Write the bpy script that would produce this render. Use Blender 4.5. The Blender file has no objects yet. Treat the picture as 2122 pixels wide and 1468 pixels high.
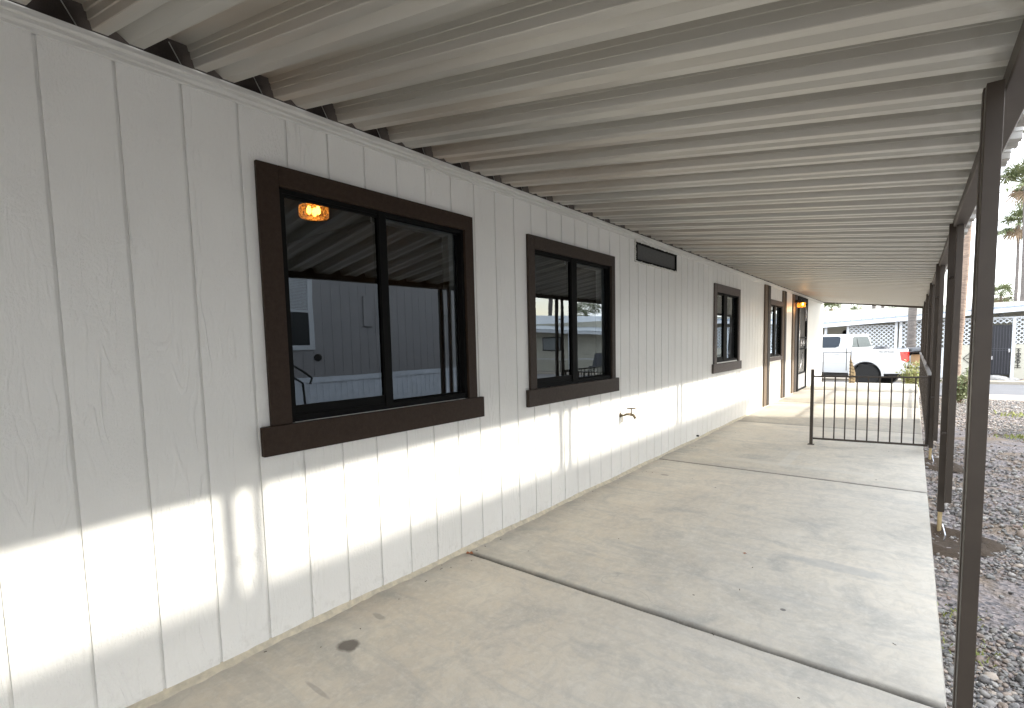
import bpy, bmesh, math, random
import numpy as np
from mathutils import Vector, Matrix
R = math.radians
sc = bpy.context.scene
COL = sc.collection
random.seed(7)
rng = np.random.default_rng(7)

# ------------------------------------------------------------------ camera
cam = bpy.data.cameras.new('camera'); camo = bpy.data.objects.new('camera', cam); COL.objects.link(camo)
yaw, pitch, roll = 0.67329, -0.0793, -0.02325
f = Vector((-math.sin(yaw)*math.cos(pitch), math.cos(yaw)*math.cos(pitch), math.sin(pitch)))
r = Vector((math.cos(yaw), math.sin(yaw), 0)); u = r.cross(f)
r2 = math.cos(roll)*r + math.sin(roll)*u; u2 = -math.sin(roll)*r + math.cos(roll)*u
m = Matrix((r2, u2, -f)).transposed().to_4x4(); m.translation = Vector((2.19944, 0, 1.30493))
camo.matrix_world = m
cam.sensor_width = 36; cam.lens = 36*1041.08/2122; cam.shift_y = (797.7-734)/2122
cam.clip_start = .02; cam.clip_end = 2000
sc.camera = camo

# ------------------------------------------------------------------ light
SUN = Vector((1, .45, .52)).normalized()
elev = math.asin(SUN.z); az = math.atan2(SUN.x, SUN.y)
w = bpy.data.worlds.new('World'); sc.world = w; w.use_nodes = True
nt = w.node_tree; N = nt.nodes; Lk = nt.links
bg = N['Background']
sky = N.new('ShaderNodeTexSky'); sky.sky_type = 'NISHITA'; sky.sun_disc = False
sky.sun_elevation = elev; sky.sun_rotation = az; sky.air_density = 1.0; sky.dust_density = 1.6; sky.ozone_density = 1.0
tc = N.new('ShaderNodeTexCoord'); mp = N.new('ShaderNodeMapping'); mp.inputs['Scale'].default_value = (1, 1, 3.2)
nz = N.new('ShaderNodeTexNoise'); nz.inputs['Scale'].default_value = 2.6; nz.inputs['Detail'].default_value = 7; nz.inputs['Roughness'].default_value = .6
cr = N.new('ShaderNodeValToRGB'); cr.color_ramp.elements[0].position = .40; cr.color_ramp.elements[1].position = .62
cr.color_ramp.elements[0].color = (.18, .18, .18, 1)
mx = N.new('ShaderNodeMix'); mx.data_type = 'RGBA'
mx.inputs['B'].default_value = (11.5, 11.9, 12.4, 1)
Lk.new(tc.outputs['Generated'], mp.inputs['Vector']); Lk.new(mp.outputs[0], nz.inputs['Vector'])
Lk.new(nz.outputs['Fac'], cr.inputs['Fac']); Lk.new(cr.outputs['Color'], mx.inputs['Factor'])
Lk.new(sky.outputs[0], mx.inputs['A']); Lk.new(mx.outputs['Result'], bg.inputs['Color'])
bg.inputs['Strength'].default_value = .15
sl = bpy.data.lights.new('sun', 'SUN'); sl.energy = 2.0; sl.angle = R(1.3); sl.color = (1, .95, .86)
so = bpy.data.objects.new('sun', sl); COL.objects.link(so)
so.rotation_euler = SUN.to_track_quat('Z', 'Y').to_euler()
sc.view_settings.view_transform = 'Standard'; sc.view_settings.look = 'None'; sc.view_settings.gamma = 1
sc.view_settings.exposure = 1.95

# ------------------------------------------------------------------ helpers
def tag(o, label=None, cat=None, group=None, kind=None):
    if label: o['label'] = label
    if cat: o['category'] = cat
    if group: o['group'] = group
    if kind: o['kind'] = kind
    return o
def empty(name, loc, label=None, cat=None, group=None, rotz=0):
    o = bpy.data.objects.new(name, None); COL.objects.link(o); o.location = loc; o.rotation_euler = (0, 0, rotz)
    o.empty_display_size = .1
    return tag(o, label, cat, group)
LOCAL = set()
class MB:
    def __init__(s): s.v = []; s.f = []
    def add(s, v, f):
        n = len(s.v); s.v += [tuple(p) for p in v]; s.f += [tuple(i+n for i in q) for q in f]; return s
    def box(s, x0, x1, y0, y1, z0, z1):
        v = [(x0,y0,z0),(x1,y0,z0),(x1,y1,z0),(x0,y1,z0),(x0,y0,z1),(x1,y0,z1),(x1,y1,z1),(x0,y1,z1)]
        return s.add(v, [(0,3,2,1),(4,5,6,7),(0,1,5,4),(1,2,6,5),(2,3,7,6),(3,0,4,7)])
    def hexa(s, b, t):
        return s.add(list(b)+list(t), [(0,3,2,1),(4,5,6,7),(0,1,5,4),(1,2,6,5),(2,3,7,6),(3,0,4,7)])
    def bar(s, a, b, wx, wz=None, up=(0,0,1)):
        a = Vector(a); b = Vector(b); d = (b-a).normalized(); wz = wz or wx
        upv = Vector(up)
        if abs(d.dot(upv)) > .98: upv = Vector((0,1,0))
        sd = d.cross(upv).normalized(); uv = sd.cross(d)
        q = [(-1,-1),(1,-1),(1,1),(-1,1)]
        return s.hexa([a+sd*i*wx/2+uv*j*wz/2 for i, j in q], [b+sd*i*wx/2+uv*j*wz/2 for i, j in q])
    def quad(s, a, b, c, d): return s.add([a,b,c,d], [(0,1,2,3)])
    def tube(s, pts, rad, n=8, cap=True):
        pts = [Vector(p) for p in pts]
        if not hasattr(rad, '__len__'): rad = [rad]*len(pts)
        vs = []; fs = []; prev = None
        for i, p in enumerate(pts):
            d = (pts[min(i+1, len(pts)-1)]-pts[max(i-1, 0)]).normalized()
            if prev is None:
                a = d.cross(Vector((0,0,1)))
                if a.length < .05: a = d.cross(Vector((1,0,0)))
                a.normalize()
            else: a = (prev-d*prev.dot(d)).normalized()
            prev = a; b = d.cross(a)
            for k in range(n):
                t = 2*math.pi*k/n; vs.append(p+(a*math.cos(t)+b*math.sin(t))*rad[i])
        for i in range(len(pts)-1):
            for k in range(n): fs.append((i*n+k, i*n+(k+1)%n, (i+1)*n+(k+1)%n, (i+1)*n+k))
        if cap: fs += [tuple(range(n))[::-1], tuple((len(pts)-1)*n+k for k in range(n))]
        return s.add(vs, fs)
    def lathe(s, prof, c=(0,0,0), n=24, axis='z'):
        vs = []; fs = []
        for rr, h in prof:
            for k in range(n):
                t = 2*math.pi*k/n; a, b = rr*math.cos(t), rr*math.sin(t)
                p = {'z': (a, b, h), 'y': (a, h, b), 'x': (h, a, b)}[axis]
                vs.append((p[0]+c[0], p[1]+c[1], p[2]+c[2]))
        m_ = len(prof)
        for i in range(m_-1):
            for k in range(n): fs.append((i*n+k, i*n+(k+1)%n, (i+1)*n+(k+1)%n, (i+1)*n+k))
        if prof[0][0] > 1e-4: fs.append(tuple(range(n))[::-1])
        if prof[-1][0] > 1e-4: fs.append(tuple((m_-1)*n+k for k in range(n)))
        return s.add(vs, fs)
    def prism(s, poly, a0, a1, axis='y'):
        # poly of (p,q): axis y -> (x,z), axis x -> (y,z), axis z -> (x,y)
        def P(p, q, t): return {'y': (p,t,q), 'x': (t,p,q), 'z': (p,q,t)}[axis]
        n = len(poly)
        return s.add([P(p,q,a0) for p,q in poly]+[P(p,q,a1) for p,q in poly],
                     [tuple(range(n)), tuple(range(2*n-1, n-1, -1))]+[(i,(i+1)%n,n+(i+1)%n,n+i) for i in range(n)])
    def build(s, name, mat, parent=None, smooth=False, bevel=0, local=False, auto=None):
        me = bpy.data.meshes.new(name); me.from_pydata(s.v, [], s.f); me.validate(); me.update()
        bm = bmesh.new(); bm.from_mesh(me); bmesh.ops.recalc_face_normals(bm, faces=bm.faces)
        if bevel:
            es = [e for e in bm.edges if len(e.link_faces) == 2 and e.calc_face_angle(0) > .6]
            bmesh.ops.bevel(bm, geom=es, offset=bevel, segments=2, profile=.6, affect='EDGES', clamp_overlap=True)
        bm.to_mesh(me); bm.free()
        if smooth: me.shade_smooth()
        if auto: me.shade_smooth(); me.set_sharp_from_angle(angle=R(auto))
        o = bpy.data.objects.new(name, me); COL.objects.link(o)
        if mat: me.materials.append(mat)
        if parent:
            o.parent = parent
            if not local and parent.type == 'EMPTY': o.matrix_parent_inverse = Matrix.Translation(parent.location).inverted()
        return o
def copy_tree(o, parent=None):
    c = o.copy(); COL.objects.link(c)
    if parent: c.parent = parent
    for ch in list(o.children): copy_tree(ch, c)
    return c

# ------------------------------------------------------------------ materials
def nodes(name):
    mt = bpy.data.materials.new(name); mt.use_nodes = True; t = mt.node_tree
    b = t.nodes['Principled BSDF']; return mt, t, b
def L(t, a, b): t.links.new(a, b)
def math_(t, op, a, b=None, c=None):
    n = t.nodes.new('ShaderNodeMath'); n.operation = op
    for i, x in enumerate((a, b, c)):
        if x is None: continue
        if isinstance(x, (int, float)): n.inputs[i].default_value = x
        else: L(t, x, n.inputs[i])
    return n.outputs[0]
def mixc(t, fac, a, b, mode='MIX'):
    n = t.nodes.new('ShaderNodeMix'); n.data_type = 'RGBA'; n.blend_type = mode
    for k, x in (('Factor', fac), ('A', a), ('B', b)):
        if isinstance(x, (int, float)): n.inputs[k].default_value = x
        elif isinstance(x, tuple): n.inputs[k].default_value = (*x[:3], 1)
        else: L(t, x, n.inputs[k])
    return n.outputs['Result']
def pos(t, scale=(1,1,1), loc=(0,0,0), kind='Position'):
    if kind == 'Position': g = t.nodes.new('ShaderNodeNewGeometry').outputs['Position']
    else: g = t.nodes.new('ShaderNodeTexCoord').outputs['Object']
    mpn = t.nodes.new('ShaderNodeMapping'); mpn.inputs['Scale'].default_value = scale; mpn.inputs['Location'].default_value = loc
    L(t, g, mpn.inputs['Vector']); return mpn.outputs[0]
def noise(t, vec, scale, detail=5, rough=.55, dist=0):
    n = t.nodes.new('ShaderNodeTexNoise'); n.inputs['Scale'].default_value = scale; n.inputs['Detail'].default_value = detail
    n.inputs['Roughness'].default_value = rough; n.inputs['Distortion'].default_value = dist; L(t, vec, n.inputs['Vector']); return n.outputs['Fac']
def ramp(t, x, a, b, ca=0., cb=1.):
    n = t.nodes.new('ShaderNodeMapRange'); n.inputs[1].default_value = a; n.inputs[2].default_value = b
    n.inputs[3].default_value = ca; n.inputs[4].default_value = cb; L(t, x, n.inputs[0]); return n.outputs[0]
def bump(t, b, h, strength=.3, dist=.005):
    n = t.nodes.new('ShaderNodeBump'); n.inputs['Strength'].default_value = strength; n.inputs['Distance'].default_value = dist
    L(t, h, n.inputs['Height']); L(t, n.outputs[0], b.inputs['Normal'])
def simple(name, col, rough=.6, metal=0, col2=None, nscale=6, bs=.15, bscale=60, bd=.003, spec=.4, stretch=(1,1,1), coat=0, kind='Position'):
    mt, t, b = nodes(name)
    b.inputs['Roughness'].default_value = rough; b.inputs['Metallic'].default_value = metal
    b.inputs['Specular IOR Level'].default_value = spec; b.inputs['Coat Weight'].default_value = coat
    v = pos(t, stretch, kind=kind)
    col2 = col2 or tuple(c*.82 for c in col)
    n = noise(t, v, nscale, 6)
    L(t, mixc(t, ramp(t, n, .3, .7), col, col2), b.inputs['Base Color'])
    if bs: bump(t, b, noise(t, v, bscale, 4), bs, bd)
    return mt
G0, GS = .182, .2032

def wall_material():
    mt, t, b = nodes('wall_paint')
    g = t.nodes.new('ShaderNodeNewGeometry').outputs['Position']
    sp = t.nodes.new('ShaderNodeSeparateXYZ'); L(t, g, sp.inputs[0])
    cell = math_(t, 'FLOOR', math_(t, 'DIVIDE', math_(t, 'SUBTRACT', sp.outputs[1], G0), GS))
    wn = t.nodes.new('ShaderNodeTexWhiteNoise'); wn.noise_dimensions = '1D'; L(t, cell, wn.inputs['W'])
    off = math_(t, 'MULTIPLY', wn.outputs['Value'], 40)
    cb = t.nodes.new('ShaderNodeCombineXYZ'); L(t, math_(t, 'ADD', sp.outputs[1], off), cb.inputs[0])
    L(t, math_(t, 'MULTIPLY', math_(t, 'ADD', sp.outputs[2], off), .16), cb.inputs[1])
    # cathedral grain: contour lines of a stretched noise
    n1 = noise(t, cb.outputs[0], 7.5, 2, .5)
    lines = math_(t, 'SINE', math_(t, 'MULTIPLY', n1, 75))
    ridge = ramp(t, lines, .35, 1.)
    mask = ramp(t, noise(t, cb.outputs[0], 5, 2), .46, .62)
    grain = math_(t, 'MULTIPLY', ridge, mask)
    cb2 = t.nodes.new('ShaderNodeCombineXYZ'); L(t, sp.outputs[1], cb2.inputs[0]); L(t, math_(t, 'MULTIPLY', sp.outputs[2], .22), cb2.inputs[1]); L(t, off, cb2.inputs[2])
    fine = noise(t, cb2.outputs[0], 150, 3, .6)
    st = noise(t, g, 95, 3, .55)
    stm = ramp(t, noise(t, g, 3.2, 2), .42, .6)
    h = math_(t, 'ADD', math_(t, 'MULTIPLY', grain, .75), math_(t, 'MULTIPLY', fine, .55))
    h = math_(t, 'ADD', h, math_(t, 'MULTIPLY', math_(t, 'MULTIPLY', st, stm), 1.1))
    h = math_(t, 'ADD', h, math_(t, 'MULTIPLY', noise(t, g, 9, 3), .8))
    bump(t, b, h, .9, .0036)
    base = mixc(t, ramp(t, noise(t, g, 1.3, 5), .35, .7), (.82, .81, .765), (.775, .765, .72))
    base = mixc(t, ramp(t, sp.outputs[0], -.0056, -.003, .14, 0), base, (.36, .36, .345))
    # dirt splashes low on the wall
    d = math_(t, 'MULTIPLY', ramp(t, sp.outputs[2], .0, .16, 1, 0), ramp(t, noise(t, g, 22, 5, .65), .52, .7))
    base = mixc(t, math_(t, 'MULTIPLY', d, .35), base, (.40, .37, .31))
    L(t, base, b.inputs['Base Color']); b.inputs['Roughness'].default_value = .42; b.inputs['Specular IOR Level'].default_value = .4
    return mt

def concrete_material():
    mt, t, b = nodes('patio_concrete')
    g = t.nodes.new('ShaderNodeNewGeometry').outputs['Position']
    sp = t.nodes.new('ShaderNodeSeparateXYZ'); L(t, g, sp.inputs[0])
    v = pos(t, (1, 1, 1))
    big = ramp(t, noise(t, v, 1.1, 6, .6, .6), .32, .68)
    med = ramp(t, noise(t, v, 4.5, 7, .65, .4), .35, .7)
    fin = noise(t, v, 60, 4, .7)
    base = mixc(t, big, (.62, .55, .43), (.46, .415, .335))
    base = mixc(t, math_(t, 'MULTIPLY', med, .6), base, (.62, .585, .51))
    # brushed streaks across
    s1 = ramp(t, noise(t, pos(t, (.5, 3.2, 1)), 3.0, 6, .65, .8), .5, .72)
    base = mixc(t, math_(t, 'MULTIPLY', s1, .8), base, (.38, .37, .34))
    # tan blotches nearer the wall, paler band outside
    near = ramp(t, sp.outputs[0], 0, 1.5, 1, 0)
    tan = math_(t, 'MULTIPLY', near, ramp(t, noise(t, pos(t, (1,1,1), (5,3,0)), 2.3, 5), .42, .66))
    base = mixc(t, math_(t, 'MULTIPLY', tan, .5), base, (.47, .385, .28))
    out = ramp(t, sp.outputs[0], .7, 2.3, 0, .34)
    base = mixc(t, out, base, (.585, .56, .505))
    dk = math_(t, 'MULTIPLY', ramp(t, noise(t, pos(t, (1,1,1), (2,9,0)), 3.1, 8, .7, .5), .50, .66), .6)
    base = mixc(t, dk, base, (.29, .29, .27))
    m3 = ramp(t, noise(t, pos(t, (1.6, 1, 1), (8, 1, 0)), 8.5, 7, .72, 1.2), .44, .62)
    base = mixc(t, math_(t, 'MULTIPLY', m3, .38), base, (.36, .345, .305))
    m4 = ramp(t, noise(t, pos(t, (1, 1, 1), (1, 7, 0)), 24, 6, .75), .5, .68)
    base = mixc(t, math_(t, 'MULTIPLY', m4, .42), base, (.66, .635, .57))
    # grime gathered along the open joints
    for jy in (2.24, 5.33, 8.52, 11.6, 14.6):
        dj = math_(t, 'ADD', math_(t, 'ABSOLUTE', math_(t, 'SUBTRACT', sp.outputs[1], jy)), math_(t, 'MULTIPLY', math_(t, 'SUBTRACT', noise(t, v, 11, 4), .5), .02))
        base = mixc(t, ramp(t, dj, .012, .028, .85, 0), base, (.16, .15, .13))
        base = mixc(t, ramp(t, dj, .0, .16, .22, 0), base, (.30, .28, .25))
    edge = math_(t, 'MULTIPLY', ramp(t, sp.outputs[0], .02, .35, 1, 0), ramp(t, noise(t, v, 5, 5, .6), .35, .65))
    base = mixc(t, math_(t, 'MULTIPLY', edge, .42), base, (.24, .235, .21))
    base = mixc(t, ramp(t, fin, .2, .85, -.0, .28), base, (.62, .60, .55))
    spk = ramp(t, noise(t, v, 190, 2, .5), .70, .76)
    base = mixc(t, math_(t, 'MULTIPLY', spk, .45), base, (.2, .19, .17))
    # spill stains and patched strips: fixed places on the slab
    nd = noise(t, v, 14, 4, .6)
    for (cx, cy, rx, ry, col, a) in ((.292, 1.19, .055, .05, (.12,.105,.09), .9), (.20, 1.42, .05, .02, (.2,.19,.17), .5), (.34, 4.7, .045, .03, (.18,.17,.15), .7),
                                     (.45, .95, .08, .012, (.25,.22,.2), .5), (1.2, 1.35, .03, .03, (.25,.24,.22), .6), (1.9, 3.3, .28, .07, (.33,.34,.34), .45), (1.75, 2.62, .015, .015, (.1,.1,.1), .8)):
        dx = math_(t, 'DIVIDE', math_(t, 'SUBTRACT', sp.outputs[0], cx), rx); dy = math_(t, 'DIVIDE', math_(t, 'SUBTRACT', sp.outputs[1], cy), ry)
        dd = math_(t, 'ADD', math_(t, 'SQRT', math_(t, 'ADD', math_(t, 'MULTIPLY', dx, dx), math_(t, 'MULTIPLY', dy, dy))), math_(t, 'MULTIPLY', nd, .9))
        base = mixc(t, math_(t, 'MULTIPLY', ramp(t, dd, 1.15, 1.5, 1, 0), a), base, col)
    for (x0, x1, y0, y1, a) in ((1.14, 1.24, 5.69, 6.52, .4), (.62, 1.95, 5.68, 5.80, .3), (1.05, 1.10, 3.1, 5.0, .16)):
        k = math_(t, 'MULTIPLY', math_(t, 'MULTIPLY', math_(t, 'GREATER_THAN', sp.outputs[0], x0), math_(t, 'LESS_THAN', sp.outputs[0], x1)),
                  math_(t, 'MULTIPLY', math_(t, 'GREATER_THAN', sp.outputs[1], y0), math_(t, 'LESS_THAN', sp.outputs[1], y1)))
        base = mixc(t, math_(t, 'MULTIPLY', k, a), base, (.60, .585, .53))
    # hairline cracks
    vo = t.nodes.new('ShaderNodeTexVoronoi'); vo.feature = 'DISTANCE_TO_EDGE'; vo.inputs['Scale'].default_value = .55
    wv = t.nodes.new('ShaderNodeVectorMath'); wv.operation = 'ADD'; nn = t.nodes.new('ShaderNodeTexNoise'); nn.inputs['Scale'].default_value = 3; L(t, v, nn.inputs['Vector'])
    L(t, v, wv.inputs[0]); L(t, nn.outputs['Color'], wv.inputs[1]); L(t, wv.outputs[0], vo.inputs['Vector'])
    ck = math_(t, 'MULTIPLY', ramp(t, vo.outputs['Distance'], 0, .0035, 1, 0), ramp(t, noise(t, v, 1.3, 2), .5, .62))
    base = mixc(t, math_(t, 'MULTIPLY', ck, .3), base, (.2, .19, .17))
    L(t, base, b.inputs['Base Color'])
    L(t, ramp(t, med, 0, 1, .55, .8), b.inputs['Roughness']); b.inputs['Specular IOR Level'].default_value = .35
    h = math_(t, 'ADD', math_(t, 'MULTIPLY', fin, .6), math_(t, 'MULTIPLY', noise(t, v, 220, 2), .4))
    h = math_(t, 'ADD', h, math_(t, 'MULTIPLY', noise(t, v, 7, 4), 1.4))
    bump(t, b, h, .5, .003)
    return mt

def roof_material():
    mt, t, b = nodes('awning_aluminium')
    g = t.nodes.new('ShaderNodeNewGeometry').outputs['Position']
    sp = t.nodes.new('ShaderNodeSeparateXYZ'); L(t, g, sp.inputs[0])
    st = ramp(t, noise(t, pos(t, (.30, 2.2, 1)), 1.8, 5, .6), .42, .66)
    near = ramp(t, sp.outputs[0], 0, 1.6, 1, .15)
    base = mixc(t, math_(t, 'MULTIPLY', math_(t, 'MULTIPLY', st, near), .75), (.47, .455, .415), (.47, .355, .25))
    st2 = ramp(t, noise(t, pos(t, (.5, 18, 1), (3, 1, 0)), 2.2, 5, .6), .5, .75)
    base = mixc(t, math_(t, 'MULTIPLY', st2, .2), base, (.36, .36, .335))
    pn = t.nodes.new('ShaderNodeTexWhiteNoise'); pn.noise_dimensions = '1D'
    L(t, math_(t, 'FLOOR', math_(t, 'DIVIDE', math_(t, 'SUBTRACT', math_(t, 'SUBTRACT', sp.outputs[1], math_(t, 'MULTIPLY', sp.outputs[0], .04)), .151), .304)), pn.inputs['W'])
    base = mixc(t, math_(t, 'MULTIPLY', pn.outputs['Value'], .22), base, (.44, .435, .42))
    base = mixc(t, ramp(t, noise(t, pos(t), 55, 4, .7), .35, .75, 0, .2), base, (.44, .43, .39))
    pale = math_(t, 'MULTIPLY', ramp(t, sp.outputs[0], 2.15, 2.4), ramp(t, noise(t, pos(t, (3, 5, 1)), 3, 4), .4, .55))
    base = mixc(t, math_(t, 'MULTIPLY', pale, .6), base, (.62, .62, .6))
    L(t, base, b.inputs['Base Color']); b.inputs['Roughness'].default_value = .42; b.inputs['Metallic'].default_value = .35
    b.inputs['Specular IOR Level'].default_value = .6
    bump(t, b, noise(t, pos(t, (2, 30, 2)), 6, 4), .12, .002)
    return mt

def trim_material(name, a, c2, rough=.42):
    mt, t, b = nodes(name)
    v = pos(t, (1, 1, 1))
    n = noise(t, pos(t, (9, 9, 9)), 5, 6, .65)
    L(t, mixc(t, ramp(t, n, .35, .68), a, c2), b.inputs['Base Color'])
    b.inputs['Roughness'].default_value = rough+.15; b.inputs['Specular IOR Level'].default_value = .22
    h = math_(t, 'ADD', math_(t, 'MULTIPLY', noise(t, pos(t, (60, 10, 60)), 2.5, 5, .7), .8), math_(t, 'MULTIPLY', noise(t, v, 260, 3), .7))
    bump(t, b, h, .8, .003)
    return mt

def glass_material(name='window_glass', tint=(.30,.31,.31), refl=.045):
    mt, t, b = nodes(name); t.nodes.remove(b)
    out = t.nodes['Material Output']
    tr = t.nodes.new('ShaderNodeBsdfTransparent'); tr.inputs[0].default_value = (*tint, 1)
    gl = t.nodes.new('ShaderNodeBsdfGlossy'); gl.inputs['Roughness'].default_value = 0; gl.inputs['Color'].default_value = (.88, .95, 1, 1)
    fr = t.nodes.new('ShaderNodeFresnel'); fr.inputs['IOR'].default_value = 1.5
    ms = t.nodes.new('ShaderNodeMixShader')
    L(t, math_(t, 'ADD', math_(t, 'MULTIPLY', fr.outputs[0], 1.25), refl), ms.inputs[0])
    L(t, tr.outputs[0], ms.inputs[1]); L(t, gl.outputs[0], ms.inputs[2]); L(t, ms.outputs[0], out.inputs['Surface'])
    # very slight waviness of the pane
    bp = t.nodes.new('ShaderNodeBump'); bp.inputs['Strength'].default_value = .03; bp.inputs['Distance'].default_value = .01
    L(t, noise(t, pos(t), 3, 1), bp.inputs['Height']); L(t, bp.outputs[0], gl.inputs['Normal'])
    return mt
def emis(name, col, s):
    mt, t, b = nodes(name); b.inputs['Emission Color'].default_value = (*col, 1); b.inputs['Emission Strength'].default_value = s
    b.inputs['Base Color'].default_value = (*col, 1); return mt

M = {}
M['wall'] = wall_material(); M['slab'] = concrete_material(); M['roof'] = roof_material()
M['casing'] = trim_material('dark_brown_casing', (.030, .017, .010), (.040, .025, .016))
M['casing_sheen_mid'] = trim_material('mid_sheen_casing', (.055, .040, .031), (.036, .026, .019))  # grazing sheen on the dark brown put into a lighter colour
M['casing_sheen_far'] = trim_material('far_sheen_casing', (.13, .108, .098), (.085, .068, .06))  # same brown, stronger sheen of the far windows painted in
M['board'] = trim_material('brown_board', (.16, .12, .085), (.12, .09, .065), .5)
M['board_dark'] = trim_material('dark_board', (.04, .032, .028), (.03, .024, .02))
M['post'] = simple('post_paint', (.056, .043, .032), .5, col2=(.044, .034, .026), nscale=9, bs=.15, bscale=30, spec=.3)
M['cream'] = simple('cream_caulk', (.68, .61, .46), .8, col2=(.45, .41, .32), nscale=25, bs=.8, bscale=50, bd=.01)
M['trimw'] = simple('trim_white', (.66, .655, .62), .5, col2=(.58, .57, .53), nscale=8, bs=.4, bscale=35, bd=.004, stretch=(4, .6, 8))
M['blackframe'] = simple('black_window_frame', (.007, .007, .007), .6, col2=(.009, .009, .008), nscale=15, bs=0, spec=.06)
M['glass'] = glass_material()
M['glass_clear'] = glass_material('clear_glass', (.8, .82, .82), .04)
M['screen'] = simple('grey_screen', (.10, .10, .095), .8, nscale=40, bs=.2, bscale=400)
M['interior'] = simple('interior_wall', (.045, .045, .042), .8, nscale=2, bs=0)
M['jamb'] = simple('pale_jamb', (.76, .79, .75), .6, nscale=4, bs=.1)
M['darkmetal'] = simple('dark_metal', (.03, .028, .026), .4, metal=.3, bs=0)
M['brass'] = simple('weathered_brass', (.20, .16, .11), .45, metal=.8, nscale=40, bs=.2)
M['foot'] = simple('yellow_wood_foot', (.50, .38, .20), .7, nscale=30)
M['white'] = simple('white_paint', (.58, .60, .62), .5, col2=(.53, .55, .57), nscale=3, bs=.05)
M['beige'] = simple('beige_siding', (.47, .45, .37), .7, col2=(.42, .40, .33), nscale=2, bs=.1, bscale=20)
M['greydark'] = simple('grey_siding', (.30, .29, .29), .6, col2=(.26, .255, .255), nscale=3, bs=.15)
M['leaf'] = simple('dry_leaf', (.35, .12, .04), .7, nscale=60, bs=0)
M['rock'] = simple('boulder', (.34, .33, .31), .85, col2=(.22, .21, .2), nscale=8, bs=.8, bscale=14, bd=.05)
M['rock_tan'] = simple('tan_boulder', (.42, .32, .22), .85, col2=(.3, .22, .15), nscale=8, bs=.8, bscale=14, bd=.05)
M['asphalt'] = simple('asphalt', (.12, .12, .125), .85, col2=(.095, .095, .10), nscale=1.2, bs=.5, bscale=160)
M['kerb'] = simple('kerb_concrete', (.36, .32, .26), .8, nscale=6, bs=.3)
M['doorblack'] = simple('black_door', (.018, .018, .022), .4, nscale=6, bs=0)
M['frond'] = simple('palm_frond', (.085, .11, .045), .55, col2=(.16, .17, .08), nscale=3, bs=0)
M['deadfrond'] = simple('dead_frond', (.30, .22, .14), .8, col2=(.2, .14, .09), nscale=6, bs=0)
M['truck'] = simple('truck_paint', (.60, .615, .63), .25, col2=(.58, .595, .61), nscale=2, bs=0, spec=.5, coat=.5)
M['tyre'] = simple('tyre_rubber', (.02, .02, .02), .8, bs=.3, bscale=60)
M['chrome'] = simple('chrome', (.6, .6, .62), .2, metal=.9, bs=0)
M['carglass'] = simple('car_glass', (.012, .022, .035), .15, bs=0, spec=.25)
M['red'] = simple('red_lens', (.62, .02, .02), .15, bs=0, spec=.7, coat=.6)
M['card'] = simple('cardboard', (.48, .31, .17), .8, nscale=5, bs=.1)
M['bag'] = simple('black_bag', (.02, .02, .022), .45, bs=.9, bscale=9, bd=.05)
M['plank'] = simple('tan_slats', (.55, .42, .25), .7, nscale=20, stretch=(1,1,3))
def bark_material():
    mt, t, b = nodes('palm_bark')
    v = pos(t, (1, 1, 5))
    n = noise(t, v, 4, 5, .7)
    L(t, mixc(t, ramp(t, n, .35, .65), (.30, .22, .165), (.16, .115, .09)), b.inputs['Base Color'])
    b.inputs['Roughness'].default_value = .9; bump(t, b, n, .9, .04); return mt
M['bark'] = bark_material()
def bark_dark():
    mt, t, b = nodes('palm_bark_grey'); v = pos(t, (1, 1, 6)); n = noise(t, v, 3, 5, .7)
    L(t, mixc(t, ramp(t, n, .35, .65), (.16, .14, .125), (.085, .075, .07)), b.inputs['Base Color'])
    b.inputs['Roughness'].default_value = .9; bump(t, b, n, .9, .04); return mt
M['bark_grey'] = bark_dark()

# ------------------------------------------------------------------ ground
def gz(y): return float(np.interp(y, [-60, 8, 17.5, 18.4, 400], [-.10, -.10, -.33, -.47, -.47]))
def ground_mat():
    mt, t, b = nodes('desert_dirt')
    v = pos(t); big = ramp(t, noise(t, v, 1.3, 5, .6), .4, .62)
    base = mixc(t, big, (.20, .155, .115), (.27, .21, .155))
    vo = t.nodes.new('ShaderNodeTexVoronoi'); vo.inputs['Scale'].default_value = 42; L(t, v, vo.inputs['Vector'])
    hs = t.nodes.new('ShaderNodeSeparateColor'); L(t, vo.outputs['Color'], hs.inputs[0])
    g1 = mixc(t, hs.outputs[0], (.13, .125, .13), (.34, .29, .27))
    base = mixc(t, ramp(t, noise(t, v, 2.1, 5, .6), .38, .5), base, g1)
    L(t, base, b.inputs['Base Color']); b.inputs['Roughness'].default_value = .95
    bump(t, b, math_(t, 'ADD', vo.outputs['Distance'], noise(t, v, 30, 5)), .9, .02); return mt
ys = [-60, -20, -5, 0, 4, 8, 12, 14, 16, 17.5, 18.4, 23.5, 30, 60, 120, 400]; xs = [-250, -60, -20, 0, 2.33, 5, 20, 60, 250]
g = MB(); vv = [(x, y, gz(y)) for y in ys for x in xs]; nx = len(xs)
g.add(vv, [(j*nx+i, j*nx+i+1, (j+1)*nx+i+1, (j+1)*nx+i) for j in range(len(ys)-1) for i in range(nx-1)])
tag(g.build('ground', ground_mat(), smooth=True), kind='structure')
g = MB(); g.box(-250, 250, 18.55, 23.4, -.46, -.40); tag(g.build('road', M['asphalt']), kind='structure')
g = MB(); g.box(2.9, 60, 18.25, 18.55, -.5, -.32); g.box(-60, 60, 23.4, 23.75, -.5, -.30); tag(g.build('kerb', M['kerb'], bevel=.03), kind='structure')
g = MB(); g.box(3.2, 60, 16.9, 18.25, -.5, -.305); tag(g.build('sidewalk', M['kerb']), kind='structure')

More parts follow.
